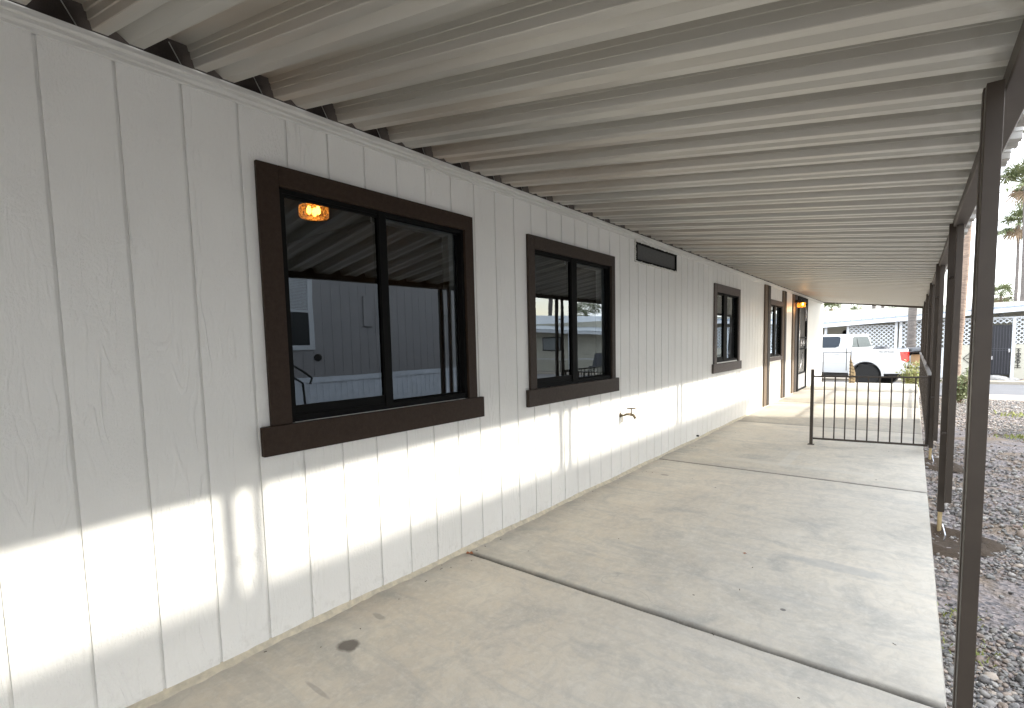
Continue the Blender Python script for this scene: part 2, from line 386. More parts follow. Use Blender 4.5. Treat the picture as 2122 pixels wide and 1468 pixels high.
# patio slab: separate pours with rounded edges and open joints
joints = [-8.0, -4.0, -.9, 2.24, 5.33, 8.52, 11.6, 14.6, 17.35]
def slab_poly():
    mb = MB()
    for a, b_ in zip(joints[:-1], joints[1:]):
        gap = .015 if abs(a-2.24) < .1 else .009; gap2 = .015 if abs(b_-2.24) < .1 else .009
        y0, y1, x0, x1 = a+gap, b_-gap2, -.3, 2.33
        r_ = .018 if gap > .01 or gap2 > .01 else .008
        n = 26; xsq = [x0+(x1-x0)*i/n for i in range(n+1)]
        # profile along y with eased edges
        for i in range(n):
            xa, xb = xsq[i], xsq[i+1]
            pr = [(y0, -.14), (y0, -.02), (y0+r_*.3, -.006), (y0+r_, 0), (y1-r_, 0), (y1-r_*.3, -.006), (y1, -.02), (y1, -.14)]
            jit = lambda x, k: .0022*math.sin(x*23+k*7)+.0015*math.sin(x*61+k)
            va = [(xa, p+(jit(xa, a) if p < (y0+y1)/2 else jit(xa, b_)) , q) for p, q in pr]; vb = [(xb, p+(jit(xb, a) if p < (y0+y1)/2 else jit(xb, b_)), q) for p, q in pr]
            mb.add(va+vb, [(j, j+1, 8+j+1, 8+j) for j in range(7)])
        mb.add([(x1, y0+.003, -.30), (x1, y1-.003, -.30), (x1+.006, y1-.003, -.02), (x1+.006, y0+.003, -.02), (x1-.004, y1-.01, 0), (x1-.004, y0+.01, 0)], [(0,1,2,3), (3,2,4,5)])
    return mb
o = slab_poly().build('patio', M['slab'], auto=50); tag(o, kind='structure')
g = MB(); g.box(-.3, 2.32, -8, 17.3, -.2, -.028); tag(g.build('patio_joint_bed', simple('joint_dirt', (.06, .055, .05), .95)), kind='structure')
g = MB(); g.hexa([(-.3,17.36,-.5),(2.3,17.36,-.5),(2.6,18.5,-.5),(-.6,18.5,-.5)], [(-.3,17.36,-.02),(2.3,17.36,-.02),(2.6,18.5,-.40),(-.6,18.5,-.40)]); tag(g.build('driveway', M['kerb']), kind='structure')

# ------------------------------------------------------------------ main home
YA, YB, ZT = -8.2, 18.2, 2.376  # home lengthened unseen behind the camera to cut light from there
home = empty('manufactured_home', (0, 8, 0), 'long home with white grooved siding and brown trimmed windows beside the patio', 'home')
holes = [(1.135, 2.305, .985, 2.02), (3.03, 4.24, .98, 2.005), (4.80, 5.88, 2.13, 2.29), (7.43, 8.57, .99, 1.99), (10.87, 11.97, .95, 1.98), (13.86, 14.96, .03, 2.20)]
def wall_mesh():
    mb = MB(); GW, GD = .0105, .006
    br = {YA, YB}; k = math.floor((YA-G0)/GS)
    grooves = []
    while G0+k*GS < YB:
        y = G0+k*GS
        if y-GW > YA: grooves.append((y-GW, y)); br |= {y-GW, y, y-GW-.0005, y+.0005}
        k += 1
    for h in holes: br |= {h[0], h[1]}
    br = sorted(b_ for b_ in br if YA <= b_ <= YB)
    def dep(y): # depth mid interval
        for a, b_ in grooves:
            if a <= y <= b_: return -GD
        return 0.
    def d_at(y, side):
        return dep(y+side*1e-4)
    for a, b_ in zip(br[:-1], br[1:]):
        mid = (a+b_)/2; inn = dep(mid)
        da = db = inn
        # tiny ramps beside the groove edges
        for ga, gb in grooves:
            if abs(b_-ga) < 1e-6 and b_-a < .0006: da, db = 0, -GD
            if abs(a-gb) < 1e-6 and b_-a < .0006: da, db = -GD, 0
        segs = [(0.018, ZT-.004)]
        for h in holes:
            if h[0]-1e-6 <= mid <= h[1]+1e-6:
                ns = []
                for z0, z1 in segs:
                    if h[2] > z0: ns.append((z0, min(z1, h[2])))
                    if h[3] < z1: ns.append((max(z0, h[3]), z1))
                segs = ns
        for z0, z1 in segs: mb.quad((da, a, z0), (db, b_, z0), (db, b_, z1), (da, a, z1))
    return mb
wall = wall_mesh().build('wall', M['wall'], home)
# body of the home behind the siding
b_ = MB(); b_.box(-4.2, -4.1, YA, YB, -.1, 2.5); b_.box(-4.2, -.0, YB-.02, YB+.06, -.1, 2.55); b_.box(-4.2, 0, YA-.06, YA+.02, -.1, 2.55)
b_.build('end_wall', M['wall'], home)
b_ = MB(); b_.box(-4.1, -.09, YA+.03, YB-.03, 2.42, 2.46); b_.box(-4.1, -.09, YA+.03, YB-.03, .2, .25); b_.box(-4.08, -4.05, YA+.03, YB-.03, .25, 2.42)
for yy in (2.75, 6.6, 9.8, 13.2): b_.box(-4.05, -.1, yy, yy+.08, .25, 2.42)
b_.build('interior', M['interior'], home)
b_ = MB()
for a, c in zip([YA]+[h[1] for h in sorted(holes)], [h[0] for h in sorted(holes)]+[YB]):
    if c > a: b_.box(-.095, -.012, a, c, .02, 2.41)
for h in holes: b_.box(-.095, -.012, h[0], h[1], .02, h[2]); b_.box(-.095, -.012, h[0], h[1], h[3], 2.41)
b_.build('wall_core', M['jamb'], home)
b_ = MB(); b_.box(-4.4, -.03, YA-.2, YB+.06, 2.52, 2.60); b_.build('roof', M['white'], home)
# brown header behind the awning hanger; unseen cover above added to block sky light
b_ = MB(); b_.box(-.03, .004, YA, YB, ZT-.01, 2.50); b_.box(-.03, .30, YA, YB, 2.501, 2.53); b_.build('header_and_light_block', M['board_dark'], home)
# top trim: stepped moulding with slightly wandering edges
def trim():
    mb = MB(); n = 260
    prof = [(0.001, 2.318), (.007, 2.322), (.008, 2.333), (.012, 2.336), (.016, 2.339), (.017, 2.352), (.024, 2.354), (.028, 2.357), (.029, 2.376), (0, 2.377)]
    vs = []
    for i in range(n+1):
        y = YA+(YB-YA)*i/n
        for j, (x, z) in enumerate(prof):
            w_ = .0016*math.sin(y*9.1+j*1.3)+.0011*math.sin(y*27+j*.7)+random.uniform(-.0008, .0008)
            vs.append((x+(w_*.4 if j else 0), y, z+(w_ if j < 8 else 0)))
    m_ = len(prof)
    mb.add(vs, [(i*m_+j, i*m_+j+1, (i+1)*m_+j+1, (i+1)*m_+j) for i in range(n) for j in range(m_-1)])
    return mb
trim().build('top_trim', M['trimw'], home)
def base_strip():
    mb = MB(); n = 700; vs = []
    for i in range(n+1):
        y = YA+(YB-YA)*i/n
        a = .019+.007*math.sin(y*3.1)+.006*math.sin(y*11)+.004*math.sin(y*47)+random.uniform(-.003, .003)
        h = .022+.004*math.sin(y*5.3+1)+random.uniform(-.002, .002)
        vs += [(-.004, y, h+.004), (.003, y, h), (a*.55, y, h*.72), (a, y, .004), (a+.004, y, -.01)]
    mb.add(vs, [(i*5+j, i*5+j+1, (i+1)*5+j+1, (i+1)*5+j) for i in range(n) for j in range(4)])
    return mb
base_strip().build('base_strip', M['cream'], home, smooth=True)
b_ = MB(); b_.box(-4.15, -.005, YA, YB, -.3, .0); b_.build('foundation', M['kerb'], home)

def window(y0, y1, z0, z1, oy0, oy1, oz1, sy0, sy1, sz0, sz1, mull, cas, label=None, sash=.03):
    # hole y0..y1,z0..z1 ; casing outside oy0..oy1 up to oz1 ; sill board
    fr = MB(); X0, X1 = -.045, .004; t_ = .024
    fr.box(X0, X1, y0-.01, y0+t_, z0-.01, z1+.01); fr.box(X0, X1, y1-t_, y1+.01, z0-.01, z1+.01)
    fr.box(X0+.001, X1-.001, y0+t_, y1-t_, z1-t_, z1+.008); fr.box(X0+.001, X1-.001, y0+t_, y1-t_, z0-.008, z0+t_)
    fr.box(X0-.002, X1+.004, mull[0], mull[1], z0+.006, z1-.006)
    # sliding sash rails, left pane sits proud
    fr.box(-.018, -.002, y0+t_, y0+t_+.012, z0+t_, z1-t_); fr.box(-.018, -.002, y0+t_+.012, mull[0], z0+t_, z0+t_+sash+.012); fr.box(-.018, -.002, y0+t_+.012, mull[0], z1-t_-.014, z1-t_)
    fr.box(-.040, -.026, mull[1], y1-t_, z0+t_, z0+t_+.010); fr.box(-.040, -.026, y1-t_-.012, y1-t_, z0+t_+.010, z1-t_)
    win = fr.build('window', M['blackframe'], home, bevel=.002)
    if label: win['label'] = label
    ga = MB(); ga.quad((-.010, y0+t_, z0+t_), (-.010, mull[0]+.01, z0+t_), (-.010, mull[0]+.01, z1-t_), (-.010, y0+t_, z1-t_)); ga.build('glass_pane', M['glass'], win)
    ga = MB(); ga.quad((-.034, mull[1]-.01, z0+t_), (-.034, y1-t_, z0+t_), (-.034, y1-t_, z1-t_), (-.034, mull[1]-.01, z1-t_)); ga.build('glass_pane', M['glass'], win)
    cm = M[cas]
    c = MB(); c.box(.0005, .021, oy0, y0+.004, sz1, oz1); c.box(.0005, .021, y1-.004, oy1, sz1, oz1); c.box(.0015, .0225, y0+.004, y1-.004, z1-.004, oz1); c.build('casing', cm, win, bevel=.003)
    c = MB(); c.box(.0005, .030, sy0, sy1, sz0, sz1); c.build('sill', cm, win, bevel=.004)
    j = MB(); j.box(-.10, -.046, y1-.085, y1+.012, z0-.01, z1+.01); j.box(-.10, -.046, mull[1]-.02, y1-.085, z1-.040, z1+.01); j.build('jamb', M['jamb'], win)
    return win
w1 = window(1.135, 2.305, .985, 2.02, 1.045, 2.375, 2.105, 1.0, 2.428, .844, .974, (1.668, 1.716), 'casing', 'wide window with dark brown casing, nearest the camera')
w2 = window(3.03, 4.24, .98, 2.005, 2.955, 4.305, 2.096, 2.918, 4.358, .846, .972, (3.56, 3.64), 'casing_sheen_mid')
w3 = window(7.43, 8.57, .99, 1.99, 7.32, 8.66, 2.10, 7.26, 8.735, .834, .965, (7.80, 7.97), 'casing_sheen_far', 'narrow looking far window with brown casing tinted grey for sheen')
w4 = window(10.87, 11.97, .95, 1.98, 10.80, 12.03, 2.075, 10.80, 12.03, .86, .935, (11.25, 11.40), 'casing_sheen_far', 'farthest window between two upright brown boards')
# blind cord / curtain edge seen through the near window
b_ = MB(); b_.tube([(-.058, 2.262, z) for z in np.linspace(1.03, 1.86, 30)], [.004+.002*math.sin(i*1.9) for i in range(30)], 6); b_.build('caulk_bead', M['white'], w1, smooth=True)
# clerestory
b_ = MB(); b_.box(-.02, .012, 4.79, 5.89, 2.286, 2.304); b_.box(-.02, .012, 4.79, 5.89, 2.118, 2.134); b_.box(-.019, .011, 4.79, 4.815, 2.134, 2.286); b_.box(-.019, .011, 5.865, 5.89, 2.134, 2.286)
tw = b_.build('window', M['blackframe'], home, bevel=.002); tw['label'] = 'low wide screened window just under the roof trim'
b_ = MB(); b_.quad((-.004, 4.80, 2.13), (-.004, 5.88, 2.13), (-.004, 5.88, 2.29), (-.004, 4.80, 2.29)); b_.build('screen', M['screen'], tw)
def messy(y0, y1, z0, z1, t_):
    mb = MB()
    for (a, b2) in (((y0, z0), (y1, z0)), ((y0, z0), (y0, z1)), ((y0, z1), (y1, z1))):
        n = 40; pts = [(.006, a[0]+(b2[0]-a[0])*i/n, a[1]+(b2[1]-a[1])*i/n+random.uniform(-.003, .003)) for i in range(n+1)]
        mb.tube(pts, [t_*random.uniform(.6, 1.3) for _ in pts], 6)
    return mb
messy(4.765, 5.91, 2.108, 2.312, .011).build('caulk_bead', M['trimw'], tw, smooth=True)
# upright boards
for (a, m_, c, lb) in ((10.37, 10.60, 10.79, 'upright brown board left of the farthest window'), (12.03, 12.17, 12.36, 'upright brown board right of the farthest window'), (13.17, 13.42, 13.72, 'upright brown board beside the door')):
    q = MB(); q.box(.001, .026, a, m_, .02, 2.317); bo = q.build('upright_board', M['board'], home, bevel=.003); bo['label'] = lb
    q = MB(); q.box(.001, .034, m_+.001, c, .02, 2.316); q.build('board_edge', M['board_dark'], bo, bevel=.003)
# door with security screen
q = MB(); q.box(.0, .05, 13.74, 13.87, .015, 2.31); q.box(.0, .05, 14.95, 15.06, .015, 2.31); q.box(.001, .049, 13.87, 14.95, 2.20, 2.31); q.box(.001, .049, 13.87, 14.95, .015, .06)
for z in (.42, 1.02, 1.30): q.box(.012, .044, 13.87, 14.95, z, z+.035)
door = q.build('door', M['blackframe'], home, bevel=.003); door['label'] = 'black security screen door with scroll grilles'
q = MB(); q.quad((.008, 13.87, .44), (.008, 14.95, .44), (.008, 14.95, 2.2), (.008, 13.87, 2.2)); q.build('screen', M['screen'], door)
q = MB(); q.box(.010, .03, 13.87, 14.95, .06, .42); q.build('kick_plate', simple('grey_plate', (.30, .30, .31), .5), door)
q = MB()
def scroll(cy, cz, s, turns=1.5, sg=1):
    return [(.040, cy+sg*s*(1-i/40*.85)*math.cos(i/40*turns*2*math.pi), cz+s*(1-i/40*.85)*math.sin(i/40*turns*2*math.pi)) for i in range(41)]
q.tube(scroll(14.25, 1.17, .10), .009, 6); q.tube(scroll(14.58, 1.17, .10, sg=-1), .009, 6)
q.tube([(.040, 14.75, 2.15), (.040, 14.82, 2.0), (.040, 14.85, 1.85), (.04, 14.80, 1.74)], .014, 6)
q.tube([(.040, 14.0, .5), (.040, 14.25, .66), (.040, 14.45, .95), (.040, 14.55, .52)], .009, 6)
q.tube([(.040, 13.93, .45), (.04, 13.93, 2.18)], .012, 6)
q.build('grille', M['chrome'], door, smooth=True)
q = MB(); q.box(.04, .075, 14.86, 14.90, 1.05, 1.27); q.build('handle', M['chrome'], door, bevel=.004)
# lamps: one by the door, its twin hanging inside behind the near window
mt, t, b = nodes('amber_glass'); t.nodes.remove(b)
tr_ = t.nodes.new('ShaderNodeBsdfTransparent'); tr_.inputs[0].default_value = (1, .70, .34, 1)
tl_ = t.nodes.new('ShaderNodeBsdfTranslucent'); tl_.inputs[0].default_value = (1, .62, .25, 1)
ms_ = t.nodes.new('ShaderNodeMixShader'); L(t, ramp(t, noise(t, pos(t), 60, 2), .4, .6, .12, .5), ms_.inputs[0]); L(t, tr_.outputs[0], ms_.inputs[1]); L(t, tl_.outputs[0], ms_.inputs[2])
L(t, ms_.outputs[0], t.nodes['Material Output'].inputs['Surface']); M['amber'] = mt
M['bulb'] = emis('lamp_bulb', (1, .50, .13), 12)
def lamp(cx, cy, cz, par, rad=.13, h=.10, wallm=False, name='wall_lamp'):
    q = MB(); q.lathe([(rad*.93, 0), (rad*.98, .01), (rad*.98, .04), (rad*.8, .052)], (cx, cy, cz-.045), 32)
    if wallm: q.box(.034, cx, cy-.03, cy+.03, cz-.03, cz+.03)
    base = q.build(name, M['darkmetal'], par, auto=40)
    q = MB(); q.lathe([(rad, -.045), (rad, -.045-h*.75), (rad*.93, -.045-h), (rad*.2, -.05-h)], (cx, cy, cz), 40); q.build('lamp_shade', M['amber'], base, auto=50)
    for k in range(3 if rad > .1 else 1):
        a = k*2.1+.4; px, py = cx+.045*rad/.13*math.cos(a), cy+.045*rad/.13*math.sin(a); q = MB()
        q.tube([(px, py, cz-.045), (px, py, cz-.065), (px, py, cz-.09), (px, py, cz-.105)], [.010, .017, .018, .006], 8)
        q.build('bulb', M['bulb'], base, smooth=True)
    return base
wl = lamp(.16, 13.35, 2.16, home, .085, .10, True)
li = bpy.data.lights.new('lamp_light', 'POINT'); li.energy = 1.1; li.color = (1, .6, .25); li.shadow_soft_size = .05
lo = bpy.data.objects.new('lamp_light', li); COL.objects.link(lo); lo.location = (.16, 13.35, 1.98)
cl = lamp(-1.36, 2.12, 2.418, None, .106, .080, False, 'ceiling_lamp')
tag(cl, 'round amber glass ceiling lamp glowing behind the near window', 'ceiling lamp')
# hose bib
q = MB(); q.lathe([(.022, 0), (.022, .006)], (0.0, 4.43, .60), 14, 'x'); q.tube([(0, 4.43, .60), (.04, 4.43, .60), (.055, 4.44, .61), (.09, 4.46, .612)], [.010, .010, .012, .014], 10)
q.tube([(.085, 4.46, .612), (.12, 4.475, .60), (.135, 4.48, .57)], [.015, .014, .013], 10)
q.tube([(.10, 4.465, .61), (.10, 4.465, .665)], .006, 8); q.tube([(.06, 4.455, .668), (.14, 4.475, .668)], .0065, 8)
q.tube([(.02, 4.43, .60), (.022, 4.425, .555), (.022, 4.423, .53)], .006, 8)
fb = q.build('hose_tap', M['brass'], home, smooth=True); fb['label'] = 'small brass hose tap low on the white siding'
# outlet box low by the farthest window and small pipe stub
q = MB(); q.box(.001, .02, 11.72, 11.79, .30, .42); q.build('outlet', M['trimw'], home, bevel=.003)
q = MB(); q.tube([(0, 6.65, .05), (.03, 6.65, .05)], .012, 8); q.build('pipe_stub', M['darkmetal'], home)

# ------------------------------------------------------------------ awning
def zb(y): return 2.05-.10*math.exp(-max(y+.3-1.5, -1.5)/2.2)
def xe(y): return 2.2+.263*(zb(y)-1.305)
awn = empty('patio_awning', (1.2, 8, 0), 'corrugated aluminium awning on brown posts roofing the patio', 'awning')
PP = .304; YW = .179
prof = [(.016, .072), (.020, .0535), (.0245, .052), (.0275, .028), (.0315, .0265), (.0365, .002), (.039, 0), (.079, 0), (.081, .002), (.086, .026), (.100, .027), (.134, .003), (.138, 0), (.180, 0), (.183, .002), (.215, .072), (.304+.0159, .0722)]
YR0, YR1 = -8.0, 18.05  # stretch behind the camera is added, unseen, to darken the near end
def roof_z(x, y):
    ze = zb(y)+.052; return 2.383+(ze-2.383)*x/2.40
def roof_mesh():
    mb = MB(); vs = []; xs_ = [.040, .25, .7, 1.2, 1.7, 2.1, 2.50]; rows = []
    k = math.floor((YR0-YW)/PP)
    while True:
        y0 = YW+k*PP
        if y0 > YR1: break
        for j, (dy, dz) in enumerate(prof):
            if y0+dy < YR0 or y0+dy > YR1: continue
            rows.append((y0+dy, dz))
            if j == len(prof)-1: rows.pop()
        k += 1
    for y, dz in rows:
        for x in xs_: vs.append((x, y+.04*x, roof_z(x, y)+dz))
    n = len(xs_)
    mb.add(vs, [(i*n+j, i*n+j+1, (i+1)*n+j+1, (i+1)*n+j) for i in range(len(rows)-1) for j in range(n-1)])
    return mb
rmb = roof_mesh(); nroof = len(rmb.f)
# bright cut edges of each panel against the header
q = rmb; k = math.floor((YR0-YW)/PP)+1
while YW+k*PP < YR1-.4:
    y0 = YW+k*PP; z0 = roof_z(0, y0)
    q.bar((.006, y0-.030, z0+.071), (.006, y0+.012, z0-.006), .0028, .0028); q.bar((.008, y0+.040, z0-.001), (.008, y0+.078, z0-.002), .0022, .0022)
    q.bar((.008, y0+.138, z0-.001), (.008, y0+.178, z0-.002), .0022, .0022)
    k += 1
ro = q.build('roof_panel', M['roof'], awn)
ro.data.materials.append(simple('cut_aluminium', (.34, .33, .30), .5, bs=0))
for i_, p_ in enumerate(ro.data.polygons):
    if i_ >= nroof: p_.material_index = 1
def beam():
    mb = MB(); vs = []; ys_ = list(np.linspace(-8, 8, 60))+list(np.linspace(8.5, 18.05, 12))
    for y in ys_:
        x0 = xe(y); z0 = zb(y)
        for p in ((x0, z0), (x0+.004, z0-.004), (x0+.062, z0-.004), (x0+.066, z0), (x0+.066, z0+.108), (x0+.062, z0+.108), (x0+.060, z0+.050), (x0, z0+.050)): vs.append((p[0], y, p[1]))  # raised outer lip added to stop sun passing over the beam
    n = 8
    mb.add(vs, [(i*n+j, i*n+(j+1)%n, (i+1)*n+(j+1)%n, (i+1)*n+j) for i in range(len(ys_)-1) for j in range(n)]+[tuple(range(n)), tuple((len(ys_)-1)*n+j for j in range(n))])
    return mb
beam().build('beam', simple('beam_paint', (.090, .074, .062), .55, col2=(.07, .057, .048), nscale=7, bs=.2, bscale=25, spec=.3), awn)
q = MB(); q.box(.02, 2.46, 18.055, 18.075, 2.0, 2.04)
q = MB(); q.hexa([(.0,18.05,2.362),(2.5,18.05,2.032),(2.5,18.085,2.032),(.0,18.085,2.362)], [(.0,18.05,2.47),(2.5,18.05,2.17),(2.5,18.085,2.17),(.0,18.085,2.47)]); q.build('end_fascia', M['post'], awn)
# posts in pairs: a long outer member and a shorter lapped one
pys = [(-5.86, 2.33, 2.345), (-3.28, 2.33, 2.345), (-.70, 2.33, 2.345), (1.88, 2.332, 2.334), (4.44, 2.403, 2.370), (7.02, 2.406, 2.372), (9.62, 2.406, 2.372), (12.2, 2.406, 2.372), (14.8, 2.406, 2.372), (17.4, 2.406, 2.372)]
for i, (y, xn, xf) in enumerate(pys):
    top = zb(y)+.01
    q = MB()
    sh = .036
    # lapped member: channel with an inner groove line
    z0 = .165 if i != 3 else -.14
    q.box(xn, xn+sh, y, y+.012, z0, top-.02); q.box(xn, xn+.003, y+.012, y+.05, z0, top-.02); q.box(xn+sh-.003, xn+sh, y+.012, y+.05, z0, top-.02); q.box(xn, xn+sh, y+.05, y+.055, z0, top-.02)
    po = q.build('post', M['post'], awn, bevel=.0025)
    q = MB(); q.box(xf, xf+.040, y+.13, y+.168, .06 if i != 3 else -.12, top+.015)
    q.build('post_member', M['post'], po, bevel=.0025)
    for z in (top-.35, .62):
        q = MB(); q.box(min(xn, xf)+.008, min(xn, xf)+.030, y+.056, y+.129, z, z+.012); q.build('spacer', M['post'], po)
    q = MB(); q.tube([(xf+.019, y+.149, .065), (xf+.017, y+.149, -.06), (xf+.019, y+.149, -.14)], [.013, .012, .014], 8); q.build('post_foot', M['foot'], po)
    q = MB(); q.tube([(xf+.03, y+.05, -.0), (xf+.045, y, -.06), (xf+.03, y-.02, -.15)], .005, 6); q.build('tie_wire', M['chrome'], po)

# ------------------------------------------------------------------ patio railing
rail = empty('patio_railing', (2.37, 7.05, 0), 'brown metal railing with thin balusters crossing the patio and following its outer edge', 'railing')
q = MB(); q.box(1.243, 1.277, 7.025, 7.06, 0, .925); q.build('end_post', M['post'], rail, bevel=.003)
q = MB(); q.box(1.225, 1.295, 7.01, 7.075, 0, .006); q.build('base_plate', M['post'], rail)
A = Vector((1.277, 7.045, 0)); B_ = Vector((2.365, 7.20, 0)); dz = Vector((0, 0, 1))
q = MB(); q.bar(A+dz*.838, B_+dz*.838, .026, .018); q.build('top_rail', M['post'], rail)
q = MB(); q.bar(A+dz*.078, B_+dz*.078, .022, .022); q.build('bottom_rail', M['post'], rail)
for i in range(1, 11):
    p = A.lerp(B_, i*.0985); q = MB(); q.bar(p+dz*.089, p+dz*.829, .0135 if i < 10 else .014); q.build('baluster', M['post'], rail)
q = MB(); q.bar((2.365, 7.19, .85), (2.365, 16.9, .85), .04, .024); q.build('top_rail', M['post'], rail)
q = MB(); q.bar((2.365, 7.21, .09), (2.365, 16.9, .09), .022, .022); q.build('bottom_rail', M['post'], rail)
for i in range(80):
    y = 7.21+i*.12
    q = MB(); q.bar((2.365, y, .101), (2.365, y, .838), .011 if i else .018); q.build('baluster', M['post'], rail)
r2_ = empty('step_handrail', (.5, 17.1, 0), 'thin brown handrail across the far end of the patio in front of the truck', 'handrail')
q = MB(); q.bar((.16, 17.15, .865), (.845, 17.15, .865), .022, .016); q.build('top_rail', M['post'], r2_)
for x in (.17, .84):
    q = MB(); q.bar((x, 17.15, 0), (x, 17.15, .857), .018); q.build('leg', M['post'], r2_)
q = MB()
a0, a1 = Vector((.80, 17.25, .78)), Vector((.80, 17.25, .0))
q.add([(.80, 17.22, .0), (.95, 17.22, .0), (.95, 17.22, .28), (.815, 17.22, .79), (.80, 17.25, .0), (.95, 17.25, .0), (.95, 17.25, .28), (.815, 17.25, .79)], [(0,1,2,3), (4,7,6,5), (0,4,5,1), (1,5,6,2), (2,6,7,3), (3,7,4,0)])
gate = q.build('slatted_board', M['plank'])
tag(gate, 'tan slatted board with a slanted top standing at the far patio end', 'board')
q = MB()
for k in range(7): q.bar((.80, 17.215, .06+k*.09), (.93, 17.215, .01+k*.09), .008, .018)
q.build('slat', M['board'], gate)

# little things on the slab
def leaf(cx, cy, s, rot, z=.004):
    mb = MB(); pts = []
    for k in range(14):
        a = 2*math.pi*k/14; rr = s*(.55+.45*abs(math.cos(a*2.5)))
        pts.append((cx+rr*math.cos(a+rot), cy+rr*.7*math.sin(a+rot), z+.35*s*abs(math.sin(a*1.5+rot))))
    mb.add([(cx, cy, z+.2*s)]+pts, [(0, 1+k, 1+(k+1) % 14) for k in range(14)]); return mb
tag(leaf(.075, 2.20, .028, .4, .012).build('fallen_leaf', M['leaf']), 'dry orange leaf at the wall end of the nearest slab joint', 'leaf')
tag(leaf(1.438, 3.19, .013, 1.4).build('fallen_leaf', M['leaf']), 'tiny rust coloured leaf lying in the middle of the slab', 'leaf')
q = MB()
for _ in range(50):
    x, y = random.uniform(.03, 2.28), random.uniform(.9, 9); a = random.uniform(0, 6.28); l = random.uniform(.003, .016)
    if random.random() < .55: x = .03+abs(random.gauss(0, .12))
    q.bar((x, y, .0035), (x+l*math.cos(a), y+l*math.sin(a), .0045), random.uniform(.0012, .004), .002)
tag(q.build('debris', simple('debris', (.10, .08, .06), .9)), kind='stuff', label='tiny twigs and grit scattered on the slab', cat='debris')

# ------------------------------------------------------------------ gravel
def ico():
    bm = bmesh.new(); bmesh.ops.create_icosphere(bm, subdivisions=2, radius=1); bm.verts.ensure_lookup_table()
    v = np.array([x.co[:] for x in bm.verts]); fa = np.array([[q_.index for q_ in fc.verts] for fc in bm.faces]); bm.free(); return v, fa
def ico1():
    bm = bmesh.new(); bmesh.ops.create_icosphere(bm, subdivisions=1, radius=1)
    v = np.array([x.co[:] for x in bm.verts]); fa = np.array([[q_.index for q_ in fc.verts] for fc in bm.faces]); bm.free(); return v, fa
def vnoise(x, y):
    return (np.sin(x*2.1+1.3*np.sin(y*1.7))+np.sin(y*2.7+1.1*np.sin(x*3.1+1))+.6*np.sin(x*5.3+y*4.1))/2.6
def pebbles(name, n, x0, x1, y0, y1, size, geo, thin):
    V, F = geo; nv = len(V)
    x = rng.uniform(x0, x1, n); y = rng.uniform(y0, y1, n)
    # bare patches of dirt
    bare = np.exp(-(((x-2.62)/.35)**2+((y-3.55)/.42)**2))*1.3+np.exp(-(((x-2.45)/.14)**2+((y-4.35)/.2)**2))*2.0+np.exp(-(((x-2.9)/.6)**2+((y-9.0)/1.6)**2))*.9+thin*(vnoise(x*1.3, y*.8)*.6+.15)
    keep = rng.uniform(0, 1, n) > np.clip(bare, 0, .97)
    x, y = x[keep], y[keep]; n = len(x)
    s = size*np.exp(rng.normal(0, .42, n)); asp = rng.uniform(.55, 1, (n, 3)); asp[:, 2] *= .6
    P = V[None]*asp[:, None]*s[:, None, None]
    P = P*(1+rng.normal(0, .10, (n, nv, 1)))
    th = rng.uniform(0, 2*np.pi, n); tl = rng.normal(0, .35, n)
    c, s_ = np.cos(tl), np.sin(tl); P = np.stack([P[..., 0], P[..., 1]*c[:, None]-P[..., 2]*s_[:, None], P[..., 1]*s_[:, None]+P[..., 2]*c[:, None]], -1)
    c, s_ = np.cos(th), np.sin(th); P = np.stack([P[..., 0]*c[:, None]-P[..., 1]*s_[:, None], P[..., 0]*s_[:, None]+P[..., 1]*c[:, None], P[..., 2]], -1)
    base = np.interp(y, [-60, 8, 17.5, 18.4], [-.10, -.10, -.33, -.47])
    P += np.stack([x, y, base+s*.25+rng.uniform(0, size*.7, n)], -1)[:, None]
    me = bpy.data.meshes.new(name); me.vertices.add(n*nv); me.vertices.foreach_set('co', P.reshape(-1))
    FF = (F[None]+(np.arange(n)*nv)[:, None, None]).reshape(-1, 3); nf = len(FF)
    me.loops.add(nf*3); me.loops.foreach_set('vertex_index', FF.reshape(-1).astype(np.int32)); me.polygons.add(nf)
    me.polygons.foreach_set('loop_start', np.arange(0, nf*3, 3, dtype=np.int32)); me.polygons.foreach_set('loop_total', np.full(nf, 3, np.int32))
    pal = np.array([(.15,.145,.14), (.22,.215,.20), (.31,.29,.265), (.40,.375,.34), (.33,.26,.205), (.27,.20,.16), (.42,.35,.28), (.10,.10,.095), (.47,.445,.40), (.24,.22,.20)])
    cidx = rng.choice(len(pal), n, p=[.16,.16,.14,.10,.10,.08,.07,.10,.04,.05]); colr = pal[cidx]*rng.uniform(.66, 1.0, (n, 1))
    at = me.color_attributes.new('stone', 'FLOAT_COLOR', 'POINT')
    cc = np.ones((n, nv, 4)); cc[..., :3] = colr[:, None]; at.data.foreach_set('color', cc.reshape(-1))
    me.update(calc_edges=True); me.validate(); me.shade_smooth()
    o = bpy.data.objects.new(name, me); COL.objects.link(o); me.materials.append(M['gravel']); return o
mt, t, b = nodes('gravel_stone'); a_ = t.nodes.new('ShaderNodeAttribute'); a_.attribute_name = 'stone'
L(t, mixc(t, ramp(t, noise(t, pos(t), 70, 4), .4, .7, 0, .35), a_.outputs['Color'], (.4, .36, .33)), b.inputs['Base Color'])
b.inputs['Roughness'].default_value = .7; M['gravel'] = mt
tag(pebbles('gravel', 23000, 2.345, 3.35, .6, 4.6, .0088, ico(), .5), kind='stuff', label='mixed grey and pink river gravel beside the slab', cat='gravel')
tag(pebbles('gravel', 46000, 2.345, 5.6, 4.4, 16.7, .0125, ico1(), 1.0), kind='stuff', label='thinner gravel over dirt farther along the yard', cat='gravel')
